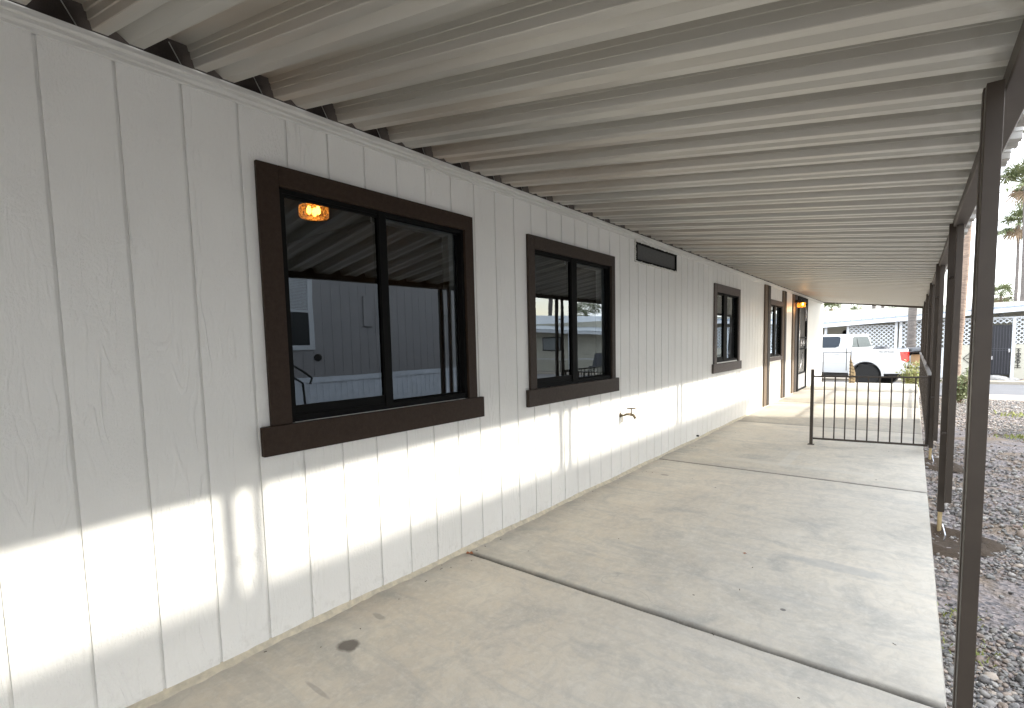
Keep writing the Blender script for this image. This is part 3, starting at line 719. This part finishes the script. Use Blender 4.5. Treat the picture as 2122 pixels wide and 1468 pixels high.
# weeds and dry twigs at the slab edge
q = MB()
for (cx, cy, n, s) in ((2.42, 2.9, 60, .03), (2.50, 1.6, 40, .025), (2.44, 2.15, 30, .03), (3.38, 9.6, 60, .07), (3.02, 5.0, 70, .05), (3.75, 12.8, 60, .10), (2.9, 3.1, 30, .03), (2.40, 3.25, 50, .035)):
    for _ in range(n):
        x, y = cx+random.gauss(0, s*1.6), cy+random.gauss(0, s*1.6); z = gz(y)+.012; a = random.uniform(0, 6.28); h = s*random.uniform(.3, 1.)
        dx, dy = math.cos(a)*h*.6, math.sin(a)*h*.6; w_ = h*.16
        q.add([(x-w_*math.sin(a), y+w_*math.cos(a), z), (x+w_*math.sin(a), y-w_*math.cos(a), z), (x+dx*.6, y+dy*.6, z+h*.8), (x+dx, y+dy, z+h*.7)], [(0,1,2), (0,2,3)])
tag(q.build('weeds', simple('weed_green', (.22, .27, .07), .7, col2=(.32, .31, .10), nscale=15, bs=0)), kind='stuff', label='small green and yellow weeds in the gravel', cat='weeds')
q = MB()
for _ in range(26):
    x, y = random.uniform(2.37, 2.50), random.uniform(1.5, 2.7); a = random.uniform(0, 3.14); l = random.uniform(.02, .07)
    q.tube([(x, y, -.075), (x+l*.5*math.cos(a), y+l*.5*math.sin(a), -.068+random.uniform(0, .012)), (x+l*math.cos(a), y+l*math.sin(a), -.07)], .0016, 5)
tag(q.build('twigs', simple('dry_twig', (.42, .37, .30), .8, bs=0)), kind='stuff', label='dry twigs lying along the slab edge', cat='twigs')
# holes dug round the two near post feet
for (cx, cy) in ((2.43, 4.42), (2.43, 6.98)):
    q = MB(); n = 26; vs = [(cx, cy, -.098)]
    for ring, (rr, zz) in enumerate(((.5, -.097), (.85, -.070), (1.05, -.058), (1.45, -.094))):
        for k in range(n):
            a = 2*math.pi*k/n; j = 1+.18*math.sin(a*3+cx*9+cy)+.1*math.sin(a*7)
            vs.append((cx+.17*rr*j*math.cos(a), cy+.21*rr*j*math.sin(a), zz+.004*math.sin(a*5)))
    fs = [(0, 1+k, 1+(k+1) % n) for k in range(n)]
    for ring in range(3):
        for k in range(n): fs.append((1+ring*n+k, 1+ring*n+(k+1) % n, 1+(ring+1)*n+(k+1) % n, 1+(ring+1)*n+k))
    q.add(vs, fs); tag(q.build('dirt_hole', simple('damp_dirt', (.050, .035, .022), .95, col2=(.08, .058, .04), nscale=30, bs=.9, bscale=60, bd=.01), smooth=True), kind='structure')

# ------------------------------------------------------------------ plants
def palm(name, base, top, rt, crown_r, nl, label, bark='bark', skirt=.5, group=None, seed=1, blades=22, droop=1.0):
    rd = random.Random(seed)
    base = Vector(base); top = Vector(top)
    e = empty(name, base, label, 'palm tree', group)
    n = 26; pts = []; rad = []
    for i in range(n+1):
        tt = i/n; p = base.lerp(top, tt)+Vector((math.sin(tt*3)*.15*rt*4, 0, 0)); pts.append(p)
        rad.append(rt*(1.45-.5*min(1, tt*6)) * (1-.28*tt) * (1+.05*(i % 2)))
    MB().tube(pts, rad, 12).build('trunk', M[bark], e, smooth=True)
    def fans(mb, count, e0, e1, s0, s1, dr):
        for k in range(count):
            az_ = k*2.39996+rd.uniform(-.3, .3); el = math.radians(rd.uniform(e0, e1)); pl = crown_r*rd.uniform(s0, s1)*.5
            d = Vector((math.cos(az_)*math.cos(el), math.sin(az_)*math.cos(el), math.sin(el)))
            hub = top+d*pl-Vector((0, 0, .10*pl)); mb.bar(top+d*.05, hub, .02*crown_r, .015*crown_r)
            side = d.cross(Vector((0, 0, 1))).normalized(); upv = side.cross(d).normalized()
            bl = crown_r*.62*rd.uniform(.8, 1.1)
            for j in range(blades):
                a = math.radians(-115+230*j/(blades-1))+rd.uniform(-.05, .05)
                bd = (d*math.cos(a)+side*math.sin(a)+upv*rd.uniform(-.08, .16)).normalized(); ln = bl*(1-.25*abs(a)/2)*rd.uniform(.85, 1.1)
                wv = bd.cross(upv).normalized()*bl*.034
                m1 = hub+bd*ln*.55; tp = hub+bd*ln+Vector((0, 0, -dr*ln*rd.uniform(.22, .5)))
                mb.add([hub, m1+wv, tp, m1-wv], [(0,1,2,3)])
    mb = MB(); fans(mb, nl, -35, 80, .75, 1.1, droop); mb.build('crown', M['frond'], e)
    if skirt:
        mb = MB(); fans(mb, int(nl*skirt), -85, -40, .5, .85, droop*.8); mb.build('dead_fronds', M['deadfrond'], e)
    return e
ZG = -.47
palm('palm_tree', (3.02, 16.75, -.35), (3.17, 16.9, 6.9), .10, 1.5, 30, 'tall palm whose pinkish trunk rises right behind the awning posts', 'bark', .1, seed=3, blades=26, droop=1.5)
palm('palm_tree', (8.5, 53.5, ZG), (8.32, 53.5, 12.3), .17, 2.2, 34, 'tall palm whose large crown leaves the frame at the right edge', 'bark_grey', .1, seed=4)
palm('palm_tree', (9.75, 68.7, ZG), (9.77, 68.7, 11.7), .16, 2.3, 34, 'tall thin palm with a grey trunk and full crown below the rightmost crown', 'bark_grey', .15, seed=5)
palm('palm_tree', (10.35, 69.5, ZG), (10.45, 69.5, 14.5), .17, 2.0, 26, 'tall grey palm trunk standing just right of the thin palm', 'bark_grey', .3, seed=15)
palm('palm_tree', (10.26, 83.9, ZG), (10.26, 83.9, 5.9), .18, 2.1, 26, 'short distant palm above the white roof right of the nearest post', 'bark_grey', .2, seed=6)
palm('palm_tree', (-2.33, 41.5, ZG), (-2.33, 41.5, 3.3), .16, 1.15, 30, 'palm with a thick brown skirt of dead fronds left of the truck cab', 'bark', 1.2, seed=7)
palm('palm_tree', (-1.71, 54.8, ZG), (-1.71, 54.8, 3.1), .16, 1.5, 26, 'small green palm crown showing over the white roof behind the truck', 'bark', .1, seed=8)
palm('palm_tree', (-.1, 75.4, ZG), (-.1, 75.4, 3.9), .16, 1.6, 24, 'distant low palm crown right of the leaning trunk', 'bark_grey', .1, seed=9)
palm('palm_tree', (-1.04, 61.9, ZG), (-1.04, 61.9, 11), .21, 2.0, 26, 'straight thin palm trunk rising behind the white roof', 'bark_grey', .2, seed=10)
palm('palm_tree', (-1.15, 75, ZG), (-.3, 75, 14), .22, 2.0, 26, 'leaning palm trunk rising behind the white roof', 'bark_grey', .2, seed=11)
palm('palm_tree', (2.13, 25.6, -.42), (2.0, 25.6, 9.5), .15, 1.7, 26, 'thick dark grey palm trunk standing behind the truck tail', 'bark_grey', .4, seed=12)
palm('palm_tree', (20.5, 33.5, ZG), (20.0, 33.5, 13), .17, 1.8, 22, 'tall palm beyond the street mirrored in the second window', 'bark_grey', .3, seed=13, blades=14)
palm('palm_tree', (21.5, 41, ZG), (21.5, 41, 4.0), .17, 2.3, 26, 'low bushy palm mirrored in the second window', 'bark', .2, seed=14, blades=14)
def shrub(base, rx, h, n, mat, label, seed, ls=.07):
    rd = random.Random(seed); e = empty('shrub', base, label, 'shrub'); B = Vector(base)
    st = MB(); lf = MB()
    for k in range(26):
        a = rd.uniform(0, 6.28); rr = rx*math.sqrt(rd.random()); hh = h*rd.uniform(.45, 1)*(1-.35*(rr/rx)**2)
        tip = B+Vector((rr*math.cos(a), rr*math.sin(a), hh)); mid = B+Vector((rr*.4*math.cos(a), rr*.4*math.sin(a), hh*.5))
        st.tube([B+Vector((rr*.1, 0, 0)), mid, tip], [.012, .008, .004], 5)
        for j in range(n//26):
            tt = rd.uniform(.25, 1.05); c = (B.lerp(mid, tt*2) if tt < .5 else mid.lerp(tip, (tt-.5)*2))+Vector((rd.gauss(0, .05), rd.gauss(0, .05), rd.gauss(0, .04)))
            d = Vector((rd.gauss(0, 1), rd.gauss(0, 1), rd.gauss(.7, .8))).normalized(); s_ = d.cross(Vector((rd.gauss(0, 1), rd.gauss(0, 1), rd.gauss(0, 1)))).normalized()
            l = ls*rd.uniform(.6, 1.3)
            lf.add([c, c+d*l*.5+s_*l*.28, c+d*l, c+d*l*.5-s_*l*.28], [(0,1,2,3)])
    lf.build('foliage', mat, e); st.build('stems', M['deadfrond'], e, smooth=True); return e
shrub((2.22, 18.1, -.34), .34, .92, 1500, simple('yellow_leaves', (.34, .34, .12), .6, col2=(.22, .26, .09), nscale=5, bs=0), 'yellow green shrub in front of the tail of the white truck', 21)
shrub((3.06, 15.4, -.28), .30, 1.0, 1700, simple('pale_leaves', (.24, .26, .13), .6, col2=(.16, .20, .09), nscale=5, bs=0), 'green shrub at the foot of the pinkish palm trunk', 22)

# ------------------------------------------------------------------ pickup truck (X forward from tail, Y<0 far side, Z up)
th = R(180-17)
tr = empty('pickup_truck', (2.08, 20.3, -.40), 'white crew cab pickup truck with loaded bed parked beyond the patio', 'truck', rotz=th)
Wd = 1.86
def arch(cx, cz, rad, a0=180, a1=0, n=14): return [(cx+rad*math.cos(R(a0+(a1-a0)*i/n)), cz+rad*math.sin(R(a0+(a1-a0)*i/n))) for i in range(n+1)]
aR, aF = 1.14, 4.35
side = [(.06, .50), (.02, .80), (0, 1.25), (.04, 1.285), (1.56, 1.285), (1.56, .47)]+arch(aR, .40, .46, 10, 170)[0:]+[]
bedpoly = [(.05, .50), (0, .85), (.0, 1.25), (.03, 1.285), (1.58, 1.285), (1.58, .46)]+arch(aR, .40, .455, 8, 172)
def tb(mb, name, mat, par=None, **k): return mb.build(name, mat, par or tr, local=True, **k)
q = MB(); q.prism(bedpoly, 0, -.09); tb(q, 'bed_side', M['truck'], bevel=.012)
q = MB(); q.prism(bedpoly, -Wd+.09, -Wd); tb(q, 'bed_side', M['truck'], bevel=.012)
q = MB(); q.box(.02, 1.56, -Wd+.09, -.09, .72, .76); q.box(1.50, 1.58, -Wd+.09, -.09, .76, 1.27); tb(q, 'bed_floor', M['darkmetal'])
cabpoly = [(1.60, .46), (1.60, 1.34), (3.9, 1.30), (4.9, 1.20), (5.28, 1.05), (5.36, .75), (5.30, .48), (4.84, .46)]+arch(aF, .40, .46, 8, 172)
q = MB(); q.prism(cabpoly, 0, -Wd); cb_ = tb(q, 'cab', M['truck'], bevel=.03, auto=40)
ct = .13
q = MB(); q.hexa([(1.62, -.03, 1.33), (3.95, -.03, 1.29), (3.95, -Wd+.03, 1.29), (1.62, -Wd+.03, 1.33)], [(1.70, -ct-.02, 1.80), (3.10, -ct-.02, 1.80), (3.10, -Wd+ct+.02, 1.80), (1.70, -Wd+ct+.02, 1.80)])
tb(q, 'cab_roof', M['truck'], bevel=.07, auto=45)
def sidept(x, s): # on cab side plane, s 0..1
    return (x, -.03-(ct-.01)*s+.006, 1.33+.47*s)
def rear(s, yf):
    y0 = -.03-(ct-.01)*s; return (1.62+.08*s-.006, y0+(-Wd-2*y0)*yf, 1.33+.47*s)
def rpoly(fn, pts): mb = MB(); mb.add([fn(*p) for p in pts], [tuple(range(len(pts)))]); return mb
w_ = rpoly(lambda x, s: sidept(x, s), [(2.0, .12), (2.10, .04), (2.72, .03), (2.72, .84), (2.08, .86), (1.98, .78), (1.97, .45)]); tb(w_, 'window', M['carglass'], cb_)
w_ = rpoly(lambda x, s: sidept(x, s), [(2.80, .03), (3.70, .02), (3.72, .08), (3.15, .82), (2.80, .84)]); tb(w_, 'window', M['carglass'], cb_)
w_ = rpoly(lambda s, y: rear(s, y), [(.04, .06), (.04, .94), (.70, .90), (.82, .84), (.82, .16), (.70, .10)]); tb(w_, 'rear_window', simple('rear_glass', (.085, .10, .10), .3, bs=0, spec=.15), cb_)
q = MB(); q.bar((1.612, -.62, 1.36), (1.69, -.62, 1.73), .03, .01); tb(q, 'window_divider', M['blackframe'], cb_)
for x in (1.62, 2.76):
    q = MB(); q.box(x+.10, x+.12, .001, .004, .55, 1.32); tb(q, 'door_gap', M['darkmetal'], cb_)
q = MB(); q.box(1.76, 3.9, .002, .006, .80, .812); tb(q, 'door_crease', simple('grey_line', (.45, .46, .47), .4, bs=0), cb_)
for x in (1.95, 3.0):
    q = MB(); q.box(x, x+.20, .002, .035, 1.12, 1.155); tb(q, 'door_handle', M['truck'], cb_, bevel=.01)
q = MB(); q.tube([(2.76+.9, .06, 1.30), (2.76+.9, .22, 1.34), (3.66, .22, 1.48)], [.05, .07, .06], 8); tb(q, 'mirror', M['blackframe'], cb_)
q = MB(); q.box(1.65, 3.85, -.02, .06, .36, .42); tb(q, 'running_board', M['darkmetal'])
q = MB(); q.prism([(1.7, .30), (1.7, .46), (3.85, .46), (3.85, .30)], -.1, -Wd+.1); tb(q, 'underbody', M['darkmetal'])
for cx in (aR, aF):
    q = MB(); pts = [(cx+.49*math.cos(R(a)), .005, .40+.49*math.sin(R(a))) for a in range(-6, 187, 8)]; q.tube(pts, .038, 8); tb(q, 'fender_flare', M['truck'], smooth=True)
    q = MB(); q.lathe([(.50, -.40), (.50, -.02)], (cx, 0, .42), 24, 'y'); 
    q = MB(); q.box(cx-.5, cx+.5, -.55, -.50, .30, .95); tb(q, 'wheel_well', M['doorblack'])
    for yy in (-.14, -Wd+.14):
        q = MB(); q.lathe([(.24, -.12), (.36, -.12), (.39, -.09), (.39, .09), (.36, .12), (.24, .12)], (cx, yy, .39), 32, 'y'); wh = tb(q, 'wheel', M['tyre'], auto=40)
        q = MB(); q.lathe([(.24, -.10), (.24, .09), (.20, .06), (.05, .05), (.04, .08), (0.001, .08)], (cx, yy, .39), 24, 'y'); tb(q, 'rim', M['darkmetal'], wh, auto=40)
        q = MB()
        for k in range(6):
            a = k*math.pi/3; q.bar((cx+.04*math.cos(a), yy+.09, .39+.04*math.sin(a)), (cx+.22*math.cos(a), yy+.09, .39+.22*math.sin(a)), .05, .02, up=(0, 1, 0))
        tb(q, 'spoke', M['chrome'], wh)
q = MB(); q.add([(-.012, .005, 1.20), (.20, .008, 1.19), (.155, .008, .93), (-.012, .005, .86), (-.012, -.14, .90), (-.012, -.14, 1.18)], [(0,1,2,3), (0,3,4,5)])
tb(q, 'tail_light', M['red'])
q = MB(); q.add([(-.012, -Wd-.005, 1.20), (.20, -Wd-.008, 1.19), (.155, -Wd-.008, .93), (-.012, -Wd-.005, .86), (-.012, -Wd+.14, .90), (-.012, -Wd+.14, 1.18)], [(0,1,2,3), (0,3,4,5)])
tb(q, 'tail_light', M['red'])
q = MB(); q.box(-.14, .05, -Wd+.02, -.02, .50, .66); tb(q, 'rear_bumper', M['chrome'], bevel=.03)
q = MB(); q.box(-.05, -.0, -Wd+.15, -.15, .70, .84); q.box(-.48, -.05, -Wd+.12, -.12, .70, .745); tb(q, 'tailgate', M['truck'], bevel=.01)
q = MB(); q.box(.0, .9, -Wd+.15, -.15, .40, .50); tb(q, 'frame_rail', M['doorblack'])
q = MB(); q.box(5.2, 5.42, -Wd+.03, -.03, .45, .72); tb(q, 'front_bumper', M['chrome'], bevel=.03)
tx = bpy.data.curves.new('decal', 'FONT'); tx.body = 'TRD OFF ROAD'; tx.size = .06; tx.extrude = .001
to = bpy.data.objects.new('decal', tx); COL.objects.link(to)
dg = bpy.context.evaluated_depsgraph_get(); me = bpy.data.meshes.new_from_object(to.evaluated_get(dg)); bpy.data.objects.remove(to)
dc = bpy.data.objects.new('decal', me); COL.objects.link(dc); me.materials.append(M['darkmetal']); dc.parent = tr
dc.matrix_local = Matrix.Translation((.78, .004, 1.17)) @ Matrix(((-1,0,0,0),(0,0,1,0),(0,1,0,0),(0,0,0,1)))
# load in the bed
TM = Matrix.Translation((2.08, 20.3, -.40)) @ Matrix.Rotation(th, 4, 'Z')
def cargo(name, mb, mat, label, cat, **k):
    o = mb.build(name, mat, **k); o.matrix_world = TM; return tag(o, label, cat)
q = MB(); q.box(-.40, .0, -.95, -.30, .747, 1.10); cargo('cardboard_box', q, M['card'], 'tan cardboard box standing on the lowered tailgate', 'box', bevel=.008)
def lump(cx, cy, cz, rx, ry, rz, seed):
    rd = random.Random(seed); bm = bmesh.new(); bmesh.ops.create_icosphere(bm, subdivisions=3, radius=1)
    ph = [rd.uniform(0, 6) for _ in range(6)]
    for v in bm.verts:
        p = v.co; k = 1+.13*math.sin(p.x*4+ph[0])*math.sin(p.y*4+ph[1])+.10*math.sin(p.z*5+ph[2]+p.x*3)+.05*math.sin(p.x*11+p.y*9+ph[3])
        v.co = Vector((cx+p.x*rx*k, cy+p.y*ry*k, cz+p.z*rz*k))
    mb = MB(); bm.verts.index_update(); mb.add([v.co[:] for v in bm.verts], [[v.index for v in fc.verts] for fc in bm.faces]); bm.free(); return mb
cargo('black_bag', lump(-.14, -.6, 1.20, .36, .40, .12, 3), M['bag'], 'black plastic bag lying on the cardboard box', 'bag', smooth=True)
cargo('black_bag', lump(.93, -.6, 1.22, .32, .3, .15, 5), M['bag'], 'crumpled black bag heaped in the middle of the truck bed', 'bag', smooth=True)
cargo('tarp', lump(.32, -.9, 1.18, .36, .6, .13, 8), M['bag'], 'folded dark tarp in the rear of the truck bed', 'tarp', smooth=True)

# ------------------------------------------------------------------ house across the street
hA = empty('lattice_house', (3, 28, -.47), 'low white house with lattice screens and a dark door across the street', 'house')
Y = 27.5
def fz(x): return 1.82+.0585*x
q = MB(); q.box(-5, 9, Y+1.6, Y+1.7, -.5, 2.6); q.build('back_wall', M['beige'], hA)
q = MB(); q.box(3.6, 4.52, Y, Y+.08, -.5, .87); q.box(5.28, 9, Y, Y+.08, -.5, .87); q.build('wall', M['beige'], hA)
q = MB(); q.box(-5, 3.6, Y, Y+.06, -.5, .78); q.build('wall', M['white'], hA)
q = MB(); q.hexa([(-5, Y-.35, fz(-5)), (9, Y-.35, fz(9)), (9, Y-.31, fz(9)), (-5, Y-.31, fz(-5))], [(-5, Y-.35, fz(-5)+.17), (9, Y-.35, fz(9)+.17), (9, Y-.31, fz(9)+.17), (-5, Y-.31, fz(-5)+.17)]); q.build('fascia', M['white'], hA)
q = MB(); q.hexa([(-5, Y-.36, fz(-5)+.17), (9, Y-.36, fz(9)+.17), (9, Y+6, fz(9)+.40), (-5, Y+6, fz(-5)+.40)], [(-5, Y-.36, fz(-5)+.21), (9, Y-.36, fz(9)+.21), (9, Y+6, fz(9)+.44), (-5, Y+6, fz(-5)+.44)])
for i in range(36):
    x = -4.8+i*.4; q.bar((x, Y-.37, fz(x)+.225), (x, Y+6, fz(x)+.455), .04, .02)
rf = q.build('roof', simple('pale_blue_roof', (.27, .31, .37), .5, bs=.05), hA)
q = MB(); q.box(3.9, 4.1, Y+.6, Y+.8, 2.2, 2.52); q.box(3.85, 4.15, Y+.55, Y+.85, 2.52, 2.56); q.build('vent_pipe', M['chrome'], rf)
q = MB(); q.box(-5, 9, Y-.02, Y+.12, 1.89, 1.95); q.build('header', M['white'], hA)
for x in (-.98, -.12, 1.62, 1.78, 2.9, 3.68, 4.50, 5.27, 6.8, 8.4):
    zt = min(1.89, fz(x)); q = MB(); q.box(x-.05, x+.05, Y-.03, Y+.10, -.45, zt); q.build('post', M['white'], hA)
def lattice(x0, x1, z0, z1, s=.125, w_=.038):
    mb = MB(); H = z1-z0
    for sg, yy in ((1, Y+.02), (-1, Y+.034)):
        k = x0-H
        while k < x1+H:
            # line x = k + sg*(z-z0) (for sg=1), clipped
            xa, za = (k, z0) if sg == 1 else (k, z1)
            xb, zb_ = (k+H, z1) if sg == 1 else (k+H, z0)
            t0 = max(0, (x0-xa)/(xb-xa)); t1 = min(1, (x1-xa)/(xb-xa))
            if t1 > t0+.02:
                mb.bar((xa+(xb-xa)*t0, yy, za+(zb_-za)*t0), (xa+(xb-xa)*t1, yy, za+(zb_-za)*t1), .012, w_, up=(0, 0, 1))
            k += s*1.35
    return mb
for (x0, x1, z0, z1) in ((-.07, 1.57, .80, 1.80), (1.83, 2.85, .80, 1.87), (2.95, 3.63, .80, 1.89), (3.73, 4.45, .88, 1.89), (4.56, 5.21, 1.70, 1.89), (5.32, 6.75, .88, 1.89), (6.85, 8.35, .88, 1.89)):
    lt = lattice(x0, x1, z0, z1).build('lattice_panel', M['white'], hA)
q = MB(); q.box(4.60, 5.20, Y-.01, Y+.03, -.32, 1.64)
dA = q.build('door', M['doorblack'], hA)
q = MB()
for i in range(7): q.box(4.64+i*.083, 4.655+i*.083, Y-.03, Y-.012, -.28, 1.60)
for z in (.62, .70): q.box(4.61, 5.19, Y-.032, Y-.014, z, z+.02)
q.build('grille', simple('door_bars', (.06, .06, .07), .5, bs=0), dA)
q = MB(); q.box(5.13, 5.18, Y-.07, Y-.012, .56, .70); q.build('handle', M['chrome'], dA, bevel=.008)
q = MB(); q.box(4.66, 4.70, Y-.045, Y-.034, .28, .42); q.build('mail_slot', M['chrome'], dA)
# wrought ornament and diamond ornament on the low wall
q = MB(); cx = 5.42
for (z, w2) in ((.70, .07), (.62, .05), (.05, .06), (-.03, .09)): q.bar((cx-w2, Y-.02, z), (cx+w2, Y-.02, z), .015, .02)
q.tube([(cx, Y-.02, -.03), (cx, Y-.02, .70)], .014, 6)
for z in (.20, .34, .48):
    for s_ in (-1, 1): q.tube([(cx, Y-.02, z-.07), (cx+s_*.055, Y-.02, z-.03), (cx+s_*.06, Y-.02, z+.03), (cx, Y-.02, z+.06)], .012, 6)
q.build('iron_ornament', M['darkmetal'], hA)
q = MB(); cx, cz = 4.03, .33
for a, b2 in (((-.20, 0), (0, .22)), ((0, .22), (.20, 0)), ((.20, 0), (0, -.22)), ((0, -.22), (-.20, 0)), ((-.1, 0), (.1, 0)), ((0, .1), (0, -.1))): q.bar((cx+a[0], Y-.02, cz+a[1]), (cx+b2[0], Y-.02, cz+b2[1]), .02, .02)
q.build('diamond_ornament', M['darkmetal'], hA)
q = MB(); q.lathe([(.10, 0), (.13, .02), (.10, .04), (.07, .02), (.10, 0)], (-.35, Y+1.55, 1.52), 18, 'y'); q.build('wreath', M['darkmetal'], hA)
q = MB(); q.lathe([(.09, 0), (.09, .04), (.05, .07)], (4.86, Y-.30, 1.98), 12); q.build('porch_light', M['darkmetal'], hA)
for i, (x, y, s, mt_, lb) in enumerate(((4.62, 24.6, .26, 'rock', 'large pale grey boulder in front of the dark door'), (4.98, 24.7, .17, 'rock', 'smaller grey boulder right of the large pale one'), (5.25, 24.6, .13, 'rock_tan', 'low tan boulder at the right edge of the frame'), (5.55, 24.8, .16, 'rock_tan', 'tan boulder just beyond the right edge boulder'), (4.2, 24.8, .12, 'rock', 'small boulder left of the large pale one'))):
    tag(lump(x, y, -.47+s*.45, s*1.2, s, s*.75, 30+i).build('boulder', M[mt_], smooth=True), lb, 'boulder', 'boulders along the far kerb')

# ------------------------------------------------------------------ neighbour with grey siding (seen in the near window, shades the slab)
nb = empty('neighbouring_home', (9, 4, -.1), 'grey sided home with white skirting seen only as a reflection in the near window', 'home')
X = 6.5; YE = 12.0
q = MB(); q.box(X, X+.05, -9, YE, .66, 3.45); q.box(X, 11.5, YE-.05, YE, .66, 3.45); q.box(11.45, 11.5, -9, YE, .66, 3.45); q.box(X, 11.5, -9, -8.95, .66, 3.45)  # unseen rear part drawn out to keep the area behind the camera dark
for i in range(int((YE+9)/.2032)):
    y = -9+i*.2032; q.box(X-.006, X-.0, y+.012, y+.2032, 1.405, 3.44); q.box(X-.008, X-.0, y+.012, y+.2032, .79, 1.395)
q.build('wall', M['greydark'], nb)
q = MB(); q.box(X-.035, X+.02, -9, YE+.03, .685, .785); q.box(X-.01, X+.02, -9, YE+.01, -.14, .685); q.box(X, 11.5, YE-.02, YE+.01, -.14, .685)
for i in range(int((YE+9)/.13)):
    y = -9+i*.13; q.box(X-.022, X-.01, y, y+.07, -.14, .68)
q.build('skirting', simple('blue_white_skirting', (.72, .77, .83), .55, bs=.05), nb)
q = MB(); q.prism([(6.15, 3.42), (6.15, 3.52), (9, 4.1), (11.85, 3.52), (11.85, 3.42), (9, 4.0)], -9.2, YE+.25); q.build('roof', M['white'], nb)
q = MB()
for (a, b2, c, d) in ((4.12, 5.05, 1.30, 1.385), (4.12, 5.05, 2.62, 2.70)): q.box(X-.03, X-.009, a, b2, c, d)
q.box(X-.03, X-.009, 4.12, 4.2, 1.385, 2.62); q.box(X-.03, X-.009, 4.955, 5.05, 1.385, 2.62); q.box(X-.028, X-.009, 4.2, 4.955, 1.98, 2.03)
nw = q.build('window', M['white'], nb)
q = MB(); q.box(X-.016, X-.010, 4.2, 4.955, 1.385, 1.98); q.build('screen', simple('dark_screen', (.02, .022, .022), .4), nw)
q = MB()
for i in range(22): q.bar((X-.018, 4.2, 2.05+i*.027), (X-.018, 4.955, 2.05+i*.027), .004, .018)
q.build('blind', M['white'], nw)
q = MB(); q.lathe([(.07, -.03), (.07, .0), (.03, .0)], (X-.005, 5.10, 1.146), 16, 'x'); q.build('vent', M['darkmetal'], nb)
q = MB(); q.box(X-.05, X-.01, 6.15, 6.35, 1.75, 2.35); q.build('meter_box', M['greydark'], nb)
nr = empty('step_rail', (6.2, 4.6, 0), 'dark curved handrail beside the steps of the grey sided home', 'handrail')
q = MB()
for dy in (0, .0):
    pass
q.tube([(6.05, 3.9, 1.35), (6.05, 4.6, .90), (6.05, 4.72, .80), (6.05, 4.68, .70)], .02, 6); q.tube([(6.05, 3.9, 1.15), (6.05, 4.55, .72), (6.05, 4.60, -.1)], .02, 6); q.build('rail', M['darkmetal'], nr)

# house B across the street, mirrored in the second window
hB = empty('beige_house', (14, 28, -.47), 'beige bungalow with a pale ribbed roof mirrored in the second window', 'house')
Y = 26.
def ez(x): return 1.30+.055*(x-5)+.22
q = MB(); q.box(9.6, 22, Y+.9, Y+1.0, -.5, 2.6); q.box(9.6, 9.7, Y+1, Y+7, -.5, 2.4); q.build('wall', M['beige'], hB)
q = MB(); q.hexa([(9.3, Y-.3, 1.62), (22, Y-.3, 2.40), (22, Y-.24, 2.40), (9.3, Y-.24, 1.62)], [(9.3, Y-.3, 1.78), (22, Y-.3, 2.58), (22, Y-.24, 2.58), (9.3, Y-.24, 1.78)]); q.build('fascia', M['white'], hB)
q = MB(); q.hexa([(9.3, Y-.31, 1.785), (22, Y-.31, 2.585), (22, Y+5.5, 3.55), (9.3, Y+5.5, 2.75)], [(9.3, Y-.31, 1.83), (22, Y-.31, 2.63), (22, Y+5.5, 3.6), (9.3, Y+5.5, 2.8)]); q.build('roof', simple('pale_roof', (.5, .54, .57), .5), hB)
for x in (16.9, 16.6, 11.4, 13.9):
    q = MB(); q.bar((x, Y-.2, -.47), (x, Y-.2, 1.62+.0614*(x-9.3)), .06); q.build('post', M['white'], hB)
q = MB(); q.box(15.2, 16.6, Y+.86, Y+.9, .85, 1.75); wB = q.build('window', M['darkmetal'], hB)
q = MB(); q.box(15.28, 16.52, Y+.84, Y+.86, .93, 1.67); q.build('pane', simple('dull_pane', (.25, .27, .27), .2, bs=0), wB)
q = MB(); q.box(9.4, 20, Y-.15, Y-.10, .35, .39); q.build('fence_rail', M['white'], hB)
ch = empty('patio_chair', (11.9, 25.6, -.47), 'black high backed chair by the beige bungalow, mirrored in the second window', 'chair')
q = MB(); q.hexa([(11.55, 25.5, .0), (12.15, 25.5, .0), (12.15, 25.6, .0), (11.55, 25.6, .0)], [(11.50, 25.75, .72), (12.10, 25.75, .72), (12.10, 25.82, .72), (11.50, 25.82, .72)]); q.build('backrest', M['doorblack'], ch)
q = MB(); q.box(11.55, 12.15, 25.1, 25.58, -.08, 0); q.build('seat', M['doorblack'], ch)
for x in (11.6, 12.1):
    for y in (25.15, 25.55):
        q = MB(); q.bar((x, y, -.47), (x, y, -.08), .04); q.build('leg', M['doorblack'], ch)
tbl = empty('patio_table', (14.4, 25.6, -.47), 'small wire garden table by the beige bungalow, mirrored in the second window', 'table')
q = MB(); q.lathe([(.3, .22), (.3, .25), (0.001, .26)], (14.4, 25.6, 0), 16); q.build('top', M['darkmetal'], tbl)
for a in (0, 2.1, 4.2):
    q = MB(); q.bar((14.4+.2*math.cos(a), 25.6+.2*math.sin(a), .22), (14.4+.25*math.cos(a), 25.6+.25*math.sin(a), -.47), .025); q.build('leg', M['darkmetal'], tbl)
